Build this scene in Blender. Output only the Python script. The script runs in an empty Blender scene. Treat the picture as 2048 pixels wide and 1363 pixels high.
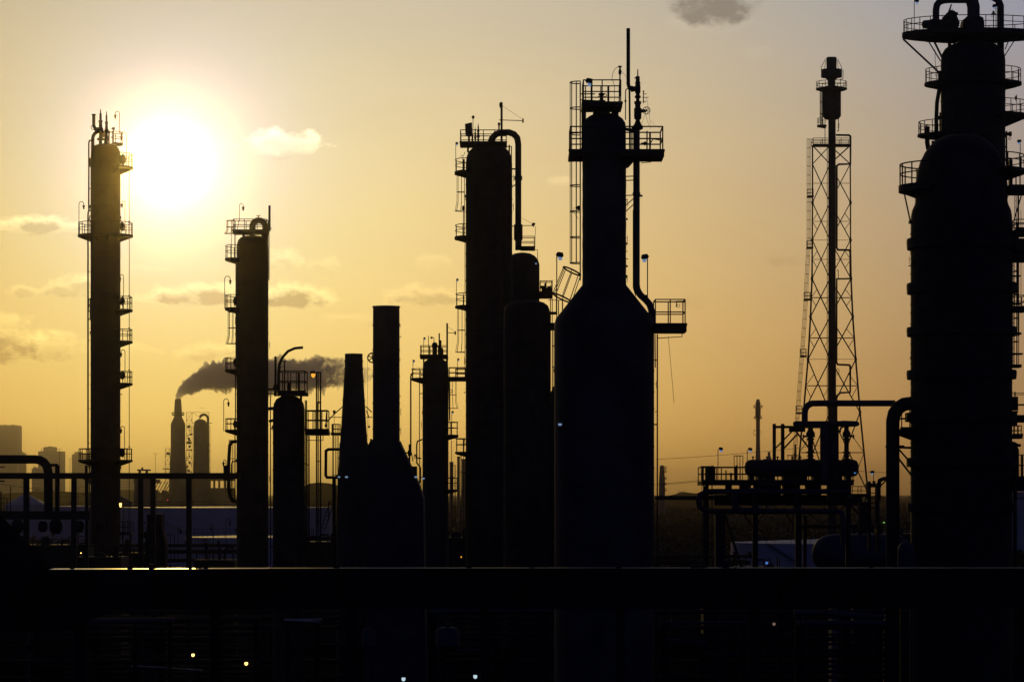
import bpy, math, random
from mathutils import Vector, noise
random.seed(7)
R = math.radians
C = bpy.context.scene.collection
SC = bpy.context.scene
F, H, HY = 5800.0, 14.0, 987.0      # focal length in photo pixels, eye height, horizon row

# ------------------------------------------------------------------ materials
def mat(name, col, rough=.6, metal=0., var=.25, scale=1.5, bump=.0, spec=.4):
    m = bpy.data.materials.new(name); m.use_nodes = True
    nt = m.node_tree; b = nt.nodes['Principled BSDF']
    tc = nt.nodes.new('ShaderNodeTexCoord'); n = nt.nodes.new('ShaderNodeTexNoise')
    n.inputs['Scale'].default_value = scale; n.inputs['Detail'].default_value = 6
    nt.links.new(tc.outputs['Object'], n.inputs['Vector'])
    r = nt.nodes.new('ShaderNodeValToRGB')
    r.color_ramp.elements[0].position = .3; r.color_ramp.elements[1].position = .7
    r.color_ramp.elements[0].color = (*[c*(1-var) for c in col], 1)
    r.color_ramp.elements[1].color = (*[min(1, c*(1+var)) for c in col], 1)
    nt.links.new(n.outputs['Fac'], r.inputs['Fac']); nt.links.new(r.outputs['Color'], b.inputs['Base Color'])
    b.inputs['Roughness'].default_value = rough; b.inputs['Metallic'].default_value = metal
    b.inputs['Specular IOR Level'].default_value = spec
    if bump:
        bp = nt.nodes.new('ShaderNodeBump'); bp.inputs['Strength'].default_value = bump
        nt.links.new(n.outputs['Fac'], bp.inputs['Height']); nt.links.new(bp.outputs['Normal'], b.inputs['Normal'])
    return m
def glow(name, col, s):
    m = bpy.data.materials.new(name); m.use_nodes = True
    b = m.node_tree.nodes['Principled BSDF']
    b.inputs['Base Color'].default_value = (*col, 1)
    b.inputs['Emission Color'].default_value = (*col, 1); b.inputs['Emission Strength'].default_value = s
    return m
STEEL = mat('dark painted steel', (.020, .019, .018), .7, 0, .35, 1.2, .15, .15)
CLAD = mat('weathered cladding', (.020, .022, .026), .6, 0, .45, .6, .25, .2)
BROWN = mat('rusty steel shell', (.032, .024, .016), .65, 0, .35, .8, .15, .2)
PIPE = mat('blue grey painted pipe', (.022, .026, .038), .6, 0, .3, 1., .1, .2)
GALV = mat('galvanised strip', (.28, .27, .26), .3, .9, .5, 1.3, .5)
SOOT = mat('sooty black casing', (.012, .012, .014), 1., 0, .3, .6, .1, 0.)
CONC = mat('stained concrete', (.12, .11, .10), .85, 0, .3, .5)
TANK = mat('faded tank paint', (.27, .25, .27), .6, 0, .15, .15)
TROOF = mat('pale tank roof', (.32, .31, .34), .55, 0, .15, .3)  # roof painted lighter and bluer than the wall, imitating light on its slope
LENS = glow('cool lamp glass', (.42, .62, .95), .34)
FACADE = mat('city facade', (.22, .20, .19), .7, 0, .12, .02)
WINDOW = mat('dark window band', (.05, .05, .06), .3, 0, .2, .05)
FAR = mat('far plant steel', (.06, .05, .05), .6, 0, .3, .1)
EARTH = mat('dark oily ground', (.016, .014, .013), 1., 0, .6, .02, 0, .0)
BUSH = mat('dark scrub leaves', (.04, .05, .03), .9, 0, .5, .3, 0, .1)
ROPE = mat('frayed rope', (.08, .06, .04), .9)
AMBER = glow('amber lamp glow', (1., .42, .04), 1.1)
YELLOW = glow('yellow lamp glow', (1., .62, .16), 3.)
COOL = glow('cool lamp glow', (.55, .72, .8), .9)
BLUEL = glow('blue lamp glow', (.12, .32, .9), .5)
RED = glow('red signal glow', (1., .05, .2), 1.2)

# ------------------------------------------------------------------ scene tree helpers
class Thing:
    def __init__(s, name, label, cat, px, Y, group=None):
        s.Y, s.k = Y, Y/F
        s.o = bpy.data.objects.new(name, None); C.objects.link(s.o)
        s.org = Vector(((px-1024)/F*Y, Y, 0)); s.o.location = s.org
        s.o['label'] = label; s.o['category'] = cat
        if group: s.o['group'] = group
SPLIT = {'pipe_support', 'pump_head', 'clamp', 'bracket', 'saddle', 'leg', 'support_leg', 'column_leg', 'platform_post', 'pilot_line', 'lamp_bracket', 'ring_walkway', 'panel_seam', 'stiffening_ring', 'nozzle', 'valve_stand'}
class MB:
    """collects shapes given in photo-pixel units at the thing's own depth (d = metres behind it)"""
    def __init__(s, t): s.t, s.v, s.f, s.k = t, [], [], t.k
    def w(s, px, py, d=0):
        Y = s.t.Y+d
        return Vector(((px-1024)/F*Y, Y, H+(HY-py)/F*Y)) - s.t.org
    def add(s, vs, fs):
        b = len(s.v); s.v += [tuple(v) for v in vs]; s.f += [tuple(b+i for i in f) for f in fs]
    def tubeW(s, P, r, n=8, cap=True):
        P = [Vector(p) for p in P]; rr = r if isinstance(r, (list, tuple)) else [r]*len(P)
        vs = []; fs = []; prev = None
        for i, p in enumerate(P):
            a = (p-P[i-1]).normalized() if i else None
            b = (P[i+1]-p).normalized() if i < len(P)-1 else None
            t = (a or b) if not (a and b) else (a+b)
            if t.length < 1e-6: t = b
            t = t.normalized()
            if prev is None:
                up = Vector((0, 1, 0)) if abs(t.y) < .8 else Vector((0, 0, 1))
                u = t.cross(up).normalized()
            else:
                u = (prev - t*prev.dot(t)); u = u.normalized() if u.length > 1e-6 else t.orthogonal().normalized()
            prev = u; v = t.cross(u)
            sc = 1.0
            if a and b:
                c = max(.5, math.sqrt(max(0, (1+a.dot(b))/2))); sc = 1/c if c > .8 else 1.1
            for j in range(n):
                an = 2*math.pi*(j+.5)/n
                vs.append(p + (u*math.cos(an)+v*math.sin(an))*rr[i]*sc)
        for i in range(len(P)-1):
            for j in range(n):
                j2 = (j+1) % n
                fs.append((i*n+j, i*n+j2, (i+1)*n+j2, (i+1)*n+j))
        if cap: fs.append(tuple(range(n-1, -1, -1))); fs.append(tuple((len(P)-1)*n+j for j in range(n)))
        s.add(vs, fs)
    def tube(s, pts, w, n=8):
        ws = [x/2*s.k for x in w] if isinstance(w, (list, tuple)) else w/2*s.k
        s.tubeW([s.w(*p) for p in pts], ws, n)
    def bar(s, pts, w): s.tube(pts, w, 4)
    def lathe(s, cx, prof, d=0, n=40, cap=True):
        """prof: (half width px, row px) downwards"""
        k = (s.t.Y+d)/F; c = s.w(cx, 0, d); vs = []; fs = []
        for hw, py in prof:
            z = H+(HY-py)*k - s.t.org.z
            for j in range(n):
                a = 2*math.pi*j/n
                vs.append((c.x+hw*k*math.cos(a), c.y+hw*k*math.sin(a), z))
        m = len(prof)
        for i in range(m-1):
            for j in range(n):
                j2 = (j+1) % n
                fs.append((i*n+j, (i+1)*n+j, (i+1)*n+j2, i*n+j2))
        if cap: fs.append(tuple(range(n))); fs.append(tuple((m-1)*n+j for j in range(n-1, -1, -1)))
        s.add(vs, fs)
    def hlathe(s, cy, prof, d=0, n=32):
        """horizontal vessel: prof (x px, half height px)"""
        k = (s.t.Y+d)/F; vs = []; fs = []
        for x, hh in prof:
            c = s.w(x, cy, d)
            for j in range(n):
                a = 2*math.pi*j/n
                vs.append((c.x, c.y+hh*k*math.cos(a), c.z+hh*k*math.sin(a)))
        m = len(prof)
        for i in range(m-1):
            for j in range(n):
                j2 = (j+1) % n
                fs.append((i*n+j, i*n+j2, (i+1)*n+j2, (i+1)*n+j))
        fs.append(tuple(range(n-1, -1, -1))); fs.append(tuple((m-1)*n+j for j in range(n)))
        s.add(vs, fs)
    def boxW(s, a, b):
        (x0, y0, z0), (x1, y1, z1) = a, b
        vs = [(x, y, z) for x in (x0, x1) for y in (y0, y1) for z in (z0, z1)]
        s.add(vs, [(0, 1, 3, 2), (4, 6, 7, 5), (0, 4, 5, 1), (2, 3, 7, 6), (0, 2, 6, 4), (1, 5, 7, 3)])
    def box(s, x0, y0, x1, y1, d0=-.2, d1=.2):
        p = s.w(min(x0, x1), max(y0, y1)); q = s.w(max(x0, x1), min(y0, y1))
        s.boxW((p.x, p.y+d0, p.z), (q.x, q.y+d1, q.z))
    def prism(s, pts, d0, d1):
        P = [s.w(*p) for p in pts]; n = len(P)
        vs = [(p.x, p.y+d0, p.z) for p in P]+[(p.x, p.y+d1, p.z) for p in P]
        fs = [tuple(range(n)), tuple(range(2*n-1, n-1, -1))]
        for i in range(n):
            j = (i+1) % n; fs.append((i, i+n, j+n, j))
        s.add(vs, fs)
    def ring(s, cx, cy, r, w, n=20, axis='y', d=0):
        """open handwheel ring facing the viewer, or lying flat"""
        c = s.w(cx, cy, d); q = r*s.k; P = []
        for j in range(n+1):
            a = 2*math.pi*j/n
            P.append(c+(Vector((math.cos(a)*q, 0, math.sin(a)*q)) if axis == 'y' else
                        Vector((math.cos(a)*q, math.sin(a)*q, 0)) if axis == 'z' else Vector((0, math.cos(a)*q, math.sin(a)*q))))
        s.tubeW(P, w/2*s.k, 6, False)
    def wheel(s, cx, cy, r, w, spokes=4, d=0):
        s.ring(cx, cy, r, w, 20, 'y', d)
        for j in range(spokes):
            a = math.pi*j/spokes+.4
            s.bar([(cx-r*math.cos(a), cy-r*math.sin(a), d), (cx+r*math.cos(a), cy+r*math.sin(a), d)], w*.9)
    def build(s, name, m, parent=None, smooth=True, label=None):
        if name in SPLIT:
            par = list(range(len(s.v)))
            def root(i):
                while par[i] != i: par[i] = par[par[i]]; i = par[i]
                return i
            for f in s.f:
                for i in f[1:]: par[root(i)] = root(f[0])
            grp = {}
            for f in s.f: grp.setdefault(root(f[0]), []).append(f)
            if len(grp) > 1:
                o = None
                for fs in grp.values():
                    q = MB(s.t); ids = sorted({i for f in fs for i in f}); mp = {i: j for j, i in enumerate(ids)}
                    q.v = [s.v[i] for i in ids]; q.f = [tuple(mp[i] for i in f) for f in fs]; o = q._build(name, m, parent, smooth, label)
                return o
        return s._build(name, m, parent, smooth, label)
    def _build(s, name, m, parent=None, smooth=True, label=None):
        me = bpy.data.meshes.new(name); me.from_pydata(s.v, [], s.f); me.update()
        import bmesh
        bm = bmesh.new(); bm.from_mesh(me); bmesh.ops.recalc_face_normals(bm, faces=bm.faces); bm.to_mesh(me); bm.free()
        if smooth:
            for p in me.polygons: p.use_smooth = True
            me.set_sharp_from_angle(angle=R(38))
        me.materials.append(m)
        o = bpy.data.objects.new(name, me); C.objects.link(o); o.parent = parent or s.t.o
        if label: o['label'] = label
        return o
def arc(cx, cy, r, a0, a1, n=10, d=0):
    return [(cx+r*math.cos(R(a0+(a1-a0)*i/n)), cy-r*math.sin(R(a0+(a1-a0)*i/n)), d) for i in range(n+1)]

# ------------------------------------------------------------------ repeated plant parts
def platform(t, cx, r0, r1, yd, yr, a0, a1, th=4, gus=9, d=0, rw=1.7, ey=1.):
    """ring or sector walkway round a column; angle 0 = right, 90 = away from the viewer"""
    k = (t.Y+d)/F; m = MB(t); c = m.w(cx, yd, d); A0, A1 = R(a0), R(a1)
    full = abs(a1-a0) >= 359
    n = max(4, int(abs(a1-a0)/8)); vs = []; fs = []
    z0, z1 = c.z, c.z-th*k
    for i in range(n+1):
        a = A0+(A1-A0)*i/n
        for r in (r0*.96*k, r1*k):
            for z in (z0, z1): vs.append((c.x+r*math.cos(a), c.y+r*ey*math.sin(a), z))
    for i in range(n):
        b = i*4
        fs += [(b, b+2, b+6, b+4), (b+1, b+5, b+7, b+3), (b+2, b+3, b+7, b+6), (b, b+4, b+5, b+1)]
    fs += [(0, 1, 3, 2), (n*4, n*4+2, n*4+3, n*4+1)]
    m.add(vs, fs)
    ng = max(2, int(abs(a1-a0)/38))
    for i in range(ng+1):                                 # triangular brackets
        a = A0+(A1-A0)*(.04+.92*i/ng); e = Vector((-math.sin(a), math.cos(a), 0))*.03
        ra, rb = r0*.97*k, r1*.97*k; ca, sa = math.cos(a), math.sin(a); q = z1+.004
        tri = [Vector((c.x+ra*ca, c.y+ra*ey*sa, q)), Vector((c.x+rb*ca, c.y+rb*ey*sa, q)), Vector((c.x+rb*ca, c.y+rb*ey*sa, q-.05)), Vector((c.x+ra*ca, c.y+ra*ey*sa, q-gus*k))]
        m.add([p-e for p in tri]+[p+e for p in tri], [(0, 1, 2, 3), (7, 6, 5, 4), (0, 4, 5, 1), (1, 5, 6, 2), (2, 6, 7, 3), (3, 7, 4, 0)])
    po = m.build('platform', STEEL, smooth=False)
    g = MB(t); hh = (yd-yr)*k; rr = rw/2*k; ro = r1*.975*k
    for fz in (1., .55):
        P = [Vector((c.x+ro*math.cos(A0+(A1-A0)*i/n), c.y+ro*ey*math.sin(A0+(A1-A0)*i/n), c.z+hh*fz)) for i in range(n+1)]
        g.tubeW(P, rr*(1 if fz == 1 else .85), 6)
        if not full:
            for a in (A0, A1):
                g.tubeW([Vector((c.x+ro*math.cos(a), c.y+ro*ey*math.sin(a), c.z+hh*fz)), Vector((c.x+r0*k*math.cos(a), c.y+r0*k*ey*math.sin(a), c.z+hh*fz))], rr*.85, 6)
    npst = max(2, int(round(ro*abs(A1-A0)/1.15)))
    for i in range(npst+(0 if full else 1)):
        a = A0+(A1-A0)*i/npst
        g.tubeW([Vector((c.x+ro*math.cos(a), c.y+ro*ey*math.sin(a), c.z)), Vector((c.x+ro*math.cos(a), c.y+ro*ey*math.sin(a), c.z+hh))], rr, 6)
    g.build('railing', STEEL, po)
    return po
def flat_platform(t, x0, x1, yd, yr, d0, d1, th=4, rw=1.7, step=1.1, front=True, openx=()):
    """rectangular walkway with rails round it"""
    m = MB(t); k = t.k; a, b = m.w(x0, yd), m.w(x1, yd)
    m.boxW((a.x, a.y+d0, a.z-th*k), (b.x, a.y+d1, a.z))
    m.boxW((a.x-.02, a.y+d0-.03, a.z-.02), (b.x+.02, a.y+d0-.003, a.z+.1))
    po = m.build('platform', STEEL, smooth=False)
    g = MB(t); hh = (yd-yr)*k; rr = rw/2*k
    y0, y1 = a.y+d0+.06, a.y+d1-.06; xa, xb = a.x+.06, b.x-.06
    for fz in (1., .52):
        z = a.z+hh*fz
        g.tubeW([(xa, y1, z), (xa, y0, z)], rr, 6); g.tubeW([(xb, y1, z), (xb, y0, z)], rr, 6)
        g.tubeW([(xa, y1, z), (xb, y1, z)], rr, 6)
        g.tubeW([(xa, y0, z), (xb, y0, z)], rr, 6)
    n = max(1, int(round((xb-xa)/step)))
    for i in range(n+1):
        x = xa+(xb-xa)*i/n
        for y in (y0, y1): g.tubeW([(x, y, a.z), (x, y, a.z+hh)], rr, 6)
    g.build('railing', STEEL, po)
    return po
def ladder(t, x, y0, y1, side=-1, d=0, cage=None, cw=18, rw=1.4, flare=True, sep=.42, hoop=1.7):
    """ladder seen edge-on with its safety cage reaching out to the left (side -1) or right"""
    m = MB(t); k = t.k; a, b = m.w(x, y0, d), m.w(x, y1, d); rr = rw/2*k
    for e in (-sep/2, sep/2): m.tubeW([(a.x, a.y+e, a.z), (b.x, b.y+e, b.z)], rr, 6)
    n = int((a.z-b.z)/.32)
    for i in range(1, n): m.tubeW([(a.x, a.y-sep/2, b.z+i*.32), (a.x, a.y+sep/2, b.z+i*.32)], rr*.6, 5)
    lo = m.build('ladder', STEEL)
    if cage:
        g = MB(t); c0, c1 = g.w(x, cage[0], d), g.w(x, cage[1], d); q = cw*k
        L = c0.z-c1.z; nh = max(2, int(round(L/hoop)))
        def shape(f, u):      # u 0..1 round the hoop, f 0..1 downwards
            fl = 1+(.25*max(0, f-.75)/.25 if flare else 0)
            an = math.pi*(u-.5)
            return Vector((c0.x+side*q*fl*math.cos(an)**.8 if abs(math.cos(an)) > 1e-6 else c0.x, c0.y+.36*fl*math.sin(an), c0.z-L*f))
        for i in range(nh+1):
            g.tubeW([shape(i/nh, u/10) for u in range(11)], rr*.95, 5)
        for u in (.1, .3, .5, .7, .9):
            g.tubeW([shape(f/12, u) for f in range(13)], rr*.7, 5)
        g.build('cage', STEEL, lo)
    return lo
def goose(t, x, y0, y1, dx, d=0, w=1.5, lit=None):
    """gooseneck lamp: post at x from row y1 up to y0, hook reaching dx"""
    m = MB(t); r = abs(dx)/2; s = 1 if dx > 0 else -1
    cy = y0+r
    pts = [(x, y1, d), (x, cy, d)]+[(x+s*(r-r*math.cos(R(180*i/8))), cy-r*math.sin(R(180*i/8)), d) for i in range(1, 9)]+[(x+dx, cy+3, d)]
    m.tube(pts, w, 6)
    o = m.build('lamp_post', STEEL)
    h = MB(t); h.lathe(x+dx, [(.8, cy+2), (2.6, cy+3.2), (2.6, cy+5), (1.7, cy+6.5), (1.6, cy+10), (.8, cy+10.6)], d, 12)
    h.build('lamp_head', lit or STEEL, o)
def flood(t, x, y0, y1, s=1, w=1.6, size=5, d=-.3, lens=LENS):
    """flood lamp on a post; its glass faces the viewer"""
    m = MB(t); m.tube([(x, y1, d), (x, y0, d)], w, 6); o = m.build('lamp_post', STEEL)
    h = MB(t); k = size
    h.prism([(x-.3*k*s, y0-.2*k), (x+.2*k*s, y0-.9*k), (x+1.5*k*s, y0-.7*k), (x+1.7*k*s, y0+.1*k), (x+1.3*k*s, y0+.5*k), (x+.1*k*s, y0+.3*k)], d-size*.5*m.k, d+size*.5*m.k)
    ho = h.build('lamp_head', STEEL, o, smooth=False)
    l = MB(t); l.prism([(x+.25*k*s, y0+.3*k), (x+1.4*k*s, y0+.45*k), (x+1.25*k*s, y0+1.15*k), (x+.5*k*s, y0+1.15*k)], d-size*.42*m.k, d+size*.4*m.k)
    l.build('lamp_lens', lens, o, smooth=False)
def patch_lamp(t, x, y, s, m=LENS, d=-1.):
    """small bulkhead lamp fixed on a shell"""
    a = MB(t); a.box(x-s, y-s*.9, x+s, y-s*.4, d-.1, d+.5); o = a.build('lamp_hood', STEEL, smooth=False)
    b = MB(t); b.lathe(x, [(s*.3, y-s*.4), (s*.85, y-s*.35), (s*.8, y+s*.3), (s*.4, y+s*.6)], d+.1, 12); b.build('lamp_lens', m, o)
def relief(t, x, y0, y1, w=10, d=0, name='relief_valve', arm=0):
    """spring relief valve or valve stack: bonnet, body, flanges"""
    h = y1-y0; q = w/2
    m = MB(t)
    pr = [(.12, 0), (.16, .1), (.3, .12), (.32, .3), (.55, .31), (.55, .36), (.42, .37), (.5, .5), (.75, .55), (.75, .6), (.45, .61), (.4, .72), (.5, .8), (.9, .81), (.9, .87), (.45, .88), (.45, 1)]
    m.lathe(x, [(a*q, y0+b*h) for a, b in pr], d, 14)
    if arm:
        m.tube([(x, y0+.57*h, d), (x+arm*.7, y0+.57*h, d), (x+arm, y0+.45*h, d), (x+arm, y0+.15*h, d)], w*.45)
        m.tube([(x+arm, y0+.16*h, d), (x+arm, y0+.13*h, d)], w*.62)
    return m.build(name, STEEL)
def flanged(m, pts, w, fl=()):
    m.tube(pts, w, 14)
    for a, b in fl: m.tube([a, b], w*1.35, 14)
def bands(hw, y0, y1, step=27, up=.55):
    P = []; y = y0+step
    while y < y1-4:
        P += [(hw, y-2.2), (hw+up, y-2.), (hw+up, y), (hw, y+.2)]; y += step*(1 if len(P) % 8 else .8)
    return P
def fittings(t, cx, hw, y0, y1, n, seed, sides=(-1, 1), far=1.):
    # short flanged stubs, clips and junction boxes standing off the shell
    rnd = random.Random(seed)
    for i in range(n):
        sd = rnd.choice(sides); y = rnd.uniform(y0, y1); m = MB(t); q = rnd.random(); r = rnd.uniform(1., 2.6)*far; x = cx+sd*hw
        if q < .45:
            L_ = rnd.uniform(2.5, 5)*far
            m.hlathe(y, [(x-sd*2, r*.6), (x+sd*L_*.6, r*.6), (x+sd*L_*.6, r), (x+sd*L_, r), (x+sd*L_, r*.2)], rnd.uniform(-.1, .3), 10); m.build('nozzle', STEEL)
        elif q < .75:
            m.box(x-sd, y-r*1.6, x+sd*r*1.1, y+r*1.6, -.12, .12); m.bar([(x+sd*r*.5, y+r), (x+sd*r*.5, y+r*5)], .9); m.build('junction_box', STEEL)
        else:
            m.bar([(x-sd, y), (x+sd*3*far, y)], 1.3); m.tube([(x+sd*3*far, y-5), (x+sd*3*far, y+9)], 1., 5); m.build('instrument_clip', STEEL)
def manhole(t, x, y, r, side=1, d=-.1):
    m = MB(t); m.hlathe(y, [(x-6*side, r*.8), (x+r*.3*side, r*.8), (x+r*.3*side, r), (x+r*.55*side, r), (x+r*.8*side, r*.75), (x+r*side, r*.2)], d, 16)
    m.build('manhole', STEEL)
def pipeclips(m, x, y0, y1, shx, n, d=0, w=1.2):
    for i in range(n):
        y = y0+(y1-y0)*(i+.5)/n; m.bar([(x, y, d), (shx, y, d)], w)

# ------------------------------------------------------------------ 1: slim column beside the sun
t = Thing('distillation_column', 'slim tall column just left of the sun, brown in its glare', 'column', 211, 300, 'process columns of the refinery')
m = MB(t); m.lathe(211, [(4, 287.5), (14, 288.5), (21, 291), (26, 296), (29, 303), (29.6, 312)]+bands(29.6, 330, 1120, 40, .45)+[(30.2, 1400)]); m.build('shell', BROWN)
m = MB(t)   # overhead vapour line: an arch standing on the head, then down the shell
m.tube([(233, 296, -.2), (215, 292, -.2)], 6)
m.tube([(208, 300)]+arc(199.5, 277, 14, 0, 180, 8)+[(185.5, 320), (185.5, 420)], 7, 12)
m.tube([(203, 272), (212, 270), (212, 292)], 9, 12); m.build('overhead_pipe', BROWN)
relief(t, 201, 219, 290, 15, -.2, arm=-13.5); relief(t, 213, 223, 290, 12, .2)
m = MB(t); m.wheel(187, 255, 5, 1.1, 3, -.2); m.tube([(187, 255, -.2), (200, 256, -.2)], 2.4); m.build('handwheel', STEEL)
m = MB(t); m.tube([(218, 263), (218, 292)], 2.2); m.lathe(218, [(3, 262), (3, 266), (1.5, 267), (1.5, 290)], .4, 10); m.tube([(222, 258), (229, 258)], 1.4)
m.lathe(227, [(3, 255), (3, 259), (1, 260), (1, 285)], .2, 10); m.build('instrument_stand', STEEL)
platform(t, 222, 2, 24, 287, 265, -75, 75, 3, 3)
platform(t, 211, 30, 55, 334, 309, -55, 40, 4, 11); platform(t, 211, 30, 55, 470, 446, -235, 48, 4, 10)
for yd, yr in ((619, 594), (682, 659), (766, 743)): platform(t, 211, 30, 54, yd, yr, -42, 42, 4, 9)
platform(t, 211, 30, 54, 919, 897, -225, 42, 4, 9)
for y in (319, 453, 602, 750, 905): manhole(t, 241, y, 9 if y > 330 else 11, 1)
goose(t, 239, 223, 268, -8.5, -.3); goose(t, 253, 265, 335, -10, -.3, 1.2)
goose(t, 158, 403, 471, 9.5); goose(t, 250, 402, 470, -6); goose(t, 247, 549, 618, -7); goose(t, 250, 699, 767, -8); goose(t, 249, 852, 918, -7)
m = MB(t); m.tube([(258.5, 305, 0), (258.5, 1120, 0)], 1.5, 6); m.tube([(263, 313, .4), (263, 336, .4)], 1.2, 6)
for y in (446, 594, 659, 743, 896): m.box(256.5, y-4, 260.5, y-2.5, -.1, .1)
m.build('hoist_cable', STEEL)
m = MB(t); m.tube([(184, 281), (179, 281), (177.5, 286), (177.5, 420)], 3.2); m.tube([(182, 420), (177, 422), (176, 430), (176, 925)], 3.4)
pipeclips(m, 176, 440, 920, 184, 7); m.tube([(180, 316), (180, 334)], 3); m.tube([(180, 430), (178.5, 440), (181, 444)], 2); m.build('riser_pipe', STEEL)
ladder(t, 180.5, 596, 640, -1, -.6, (598, 622), 4)
ladder(t, 179.5, 900, 1120, -1, .4)
fittings(t, 211, 30, 320, 1080, 10, 21, (-1, 1), .8)
# ------------------------------------------------------------------ 2: second column
t = Thing('distillation_column', 'round-topped column with small arched pipe, standing left of the smoke', 'column', 505, 235, 'process columns of the refinery')
m = MB(t); m.lathe(505, [(4, 471), (16, 472), (24, 475), (29, 481), (31.5, 490), (31.8, 500)]+bands(31.8, 510, 1120, 34, .5)+[(32.6, 1500)]); m.build('shell', BROWN)
m = MB(t); m.tube([(504.5, 475)]+arc(517.5, 453.5, 13, 180, 0, 12)+[(530.5, 480), (530.5, 700), (530.5, 1200)], 12, 16)
m.tube([(517, 441), (517, 433)], 3); m.bar([(513, 431.5), (521, 431)], 2.2); m.build('overhead_pipe', BROWN)
flat_platform(t, 467, 536, 463, 440, -.9, .9, 5, 1.7, .8)
m = MB(t); m.box(485, 468, 489, 476, -.2, .2); m.box(523, 466, 526, 474, -.2, .2); m.bar([(478, 440, -.8), (474, 463, -.8)], 1.6); m.build('platform_post', STEEL)
ladder(t, 470, 441, 520, -1, -.4, (441, 467), 17)
m = MB(t); m.box(537, 411, 541, 462, -.15, .15); m.tube([(538, 462), (538, 560)], 2); m.box(536, 456, 543, 457.5, -.2, .2); m.build('davit_post', STEEL)
for yd, yr in ((517, 492), (616, 591), (739, 716), (859, 837)): platform(t, 505, 32, 55, yd, yr, 138, 222, 4, 8)
ladder(t, 472, 620, 742, -1, -.3, (624, 687), 16); ladder(t, 472, 520, 618, -1, .5); ladder(t, 471, 742, 860, -1, -.3); ladder(t, 470, 866, 1000, -1, .4, (880, 990), 12, flare=False)
for y in (602, 724, 848): manhole(t, 474, y, 8, -1)
goose(t, 479, 407, 442, 7.5, .3, 1.2); goose(t, 449.5, 552, 617, 11); goose(t, 463, 454, 520, 4.5, .4, 1.1); goose(t, 447.5, 797, 862, 9.5)
goose(t, 452, 919, 985, -5, .3)
m = MB(t); m.tube([(473, 882), (464, 883), (459.5, 890), (457, 930), (457, 975), (460, 992), (466, 1001), (474, 1002)], 7, 12)
m.tube([(474, 922), (465, 922), (463, 928), (462, 990)], 2.4); m.box(446, 930, 456, 960, .3, .8); m.build('riser_pipe', STEEL)
fittings(t, 505, 32, 500, 1100, 12, 22, (-1, 1), .8)
# ------------------------------------------------------------------ 3: squat column with bent vent
t = Thing('distillation_column', 'short dark column with a tall bent vent pipe and amber lamp on top', 'column', 577.5, 165, 'process columns of the refinery')
m = MB(t); m.lathe(577.5, [(5, 791), (17, 793), (25, 798), (30, 807), (31.8, 818)]+bands(31.8, 826, 1130, 30, .7)+[(32, 1500)]); m.build('shell', STEEL)
m = MB(t); m.tube([(557, 792), (557, 745), (559, 728), (565, 714), (576, 702), (590, 696), (606, 694.5)], 5.5, 12); m.build('bent_vent', STEEL)
m = MB(t); m.tube([(551, 712), (551, 780), (549, 790)], 4.6, 10); m.tube([(534, 778), (545, 778), (551, 772)], 4, 10); m.lathe(551, [(4, 768), (4, 779), (3, 780), (3, 792)], 0, 12); m.tube([(553, 787), (530, 787)], 2); m.build('vent_pipe', STEEL)
flat_platform(t, 560, 614, 785, 743, -1.1, 1.1, 6, 2.2, .55)
m = MB(t); m.box(562, 789, 566, 800, -.2, .2); m.box(600, 789, 604, 800, -.2, .2)
m.tube([(569, 722), (569, 790)], 3); m.bar([(565, 722), (573, 722)], 3); m.tube(arc(568, 740, 8, 100, 230, 8), 1); m.lathe(578, [(2, 765), (4, 770), (4, 779), (2, 786)], 0, 10); m.box(596, 744, 600, 786, -.3, 0); m.build('instrument_stand', STEEL)
flat_platform(t, 612, 658, 861, 821, -.9, .9, 9, 2.3, .45)
m = MB(t); m.tube([(634, 858), (634, 806), (641, 806), (641, 858)], 3); m.tube([(651, 855), (653, 824)], 2); m.box(650, 848, 654, 853, -.2, 0); m.bar([(612, 880), (646, 880), (646, 868)], 2.3); m.build('bracket', STEEL)
ladder(t, 633, 744, 1130, 1, 0, (744, 1100), 9, 2, False, .42, 1.6)
ladder(t, 613, 800, 1130, 1, .6, (872, 1100), 6, 1.6, False)
m = MB(t); m.box(621, 742, 631, 747, -.4, 0); o = m.build('lamp_hood', STEEL, smooth=False)
m = MB(t); m.lathe(626.5, [(1.5, 746), (4, 747), (4.2, 750), (2.5, 754), (.6, 755)], -.2, 14); m.build('lamp_lens', AMBER, o)
m = MB(t); m.tube([(541, 790), (541, 1130)], 2.2); m.tube([(610.5, 800, -.2), (610.5, 1130, -.2)], 2); m.tube([(547, 840), (538, 842)], 6); m.tube([(547, 816), (537, 817)], 7); m.build('riser_pipe', STEEL)
fittings(t, 577.5, 32, 830, 1100, 9, 23)
# ------------------------------------------------------------------ 4: tapered stack and square stack
t = Thing('tapered_chimney', 'dark tapered chimney narrowing upward, left of the straight square-topped one', 'chimney', 707.5, 190, 'heater chimneys')
m = MB(t); m.lathe(707.5, [(16, 707), (17.8, 707.3), (18, 735), (19.6, 735.5), (19.6, 738), (18.4, 738.5), (21.5, 790), (25, 850), (27.5, 884), (28.8, 886), (30, 930), (34, 1010), (36, 1500)], 0, 36); m.build('shell', CLAD)
m = MB(t); m.tube([(655, 842), (668, 828), (685, 813)], 2.2); m.tube([(657, 834), (684, 834)], 1.6); m.lathe(668.5, [(2.5, 820), (3, 823), (1.5, 828)], 0, 10); m.tube([(668.5, 828), (668.5, 895)], .9, 6); m.build('outrigger', STEEL)
m = MB(t); m.tube([(731, 812), (744, 824)], 2.2); m.tube([(733, 834), (745, 834)], 1.8); m.tube([(733, 820), (738, 835)], 2.4); m.tube([(738, 836), (738, 852)], .9, 6); m.lathe(738, [(2, 851), (2, 855)], 0, 8); m.build('outrigger', STEEL)
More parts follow.
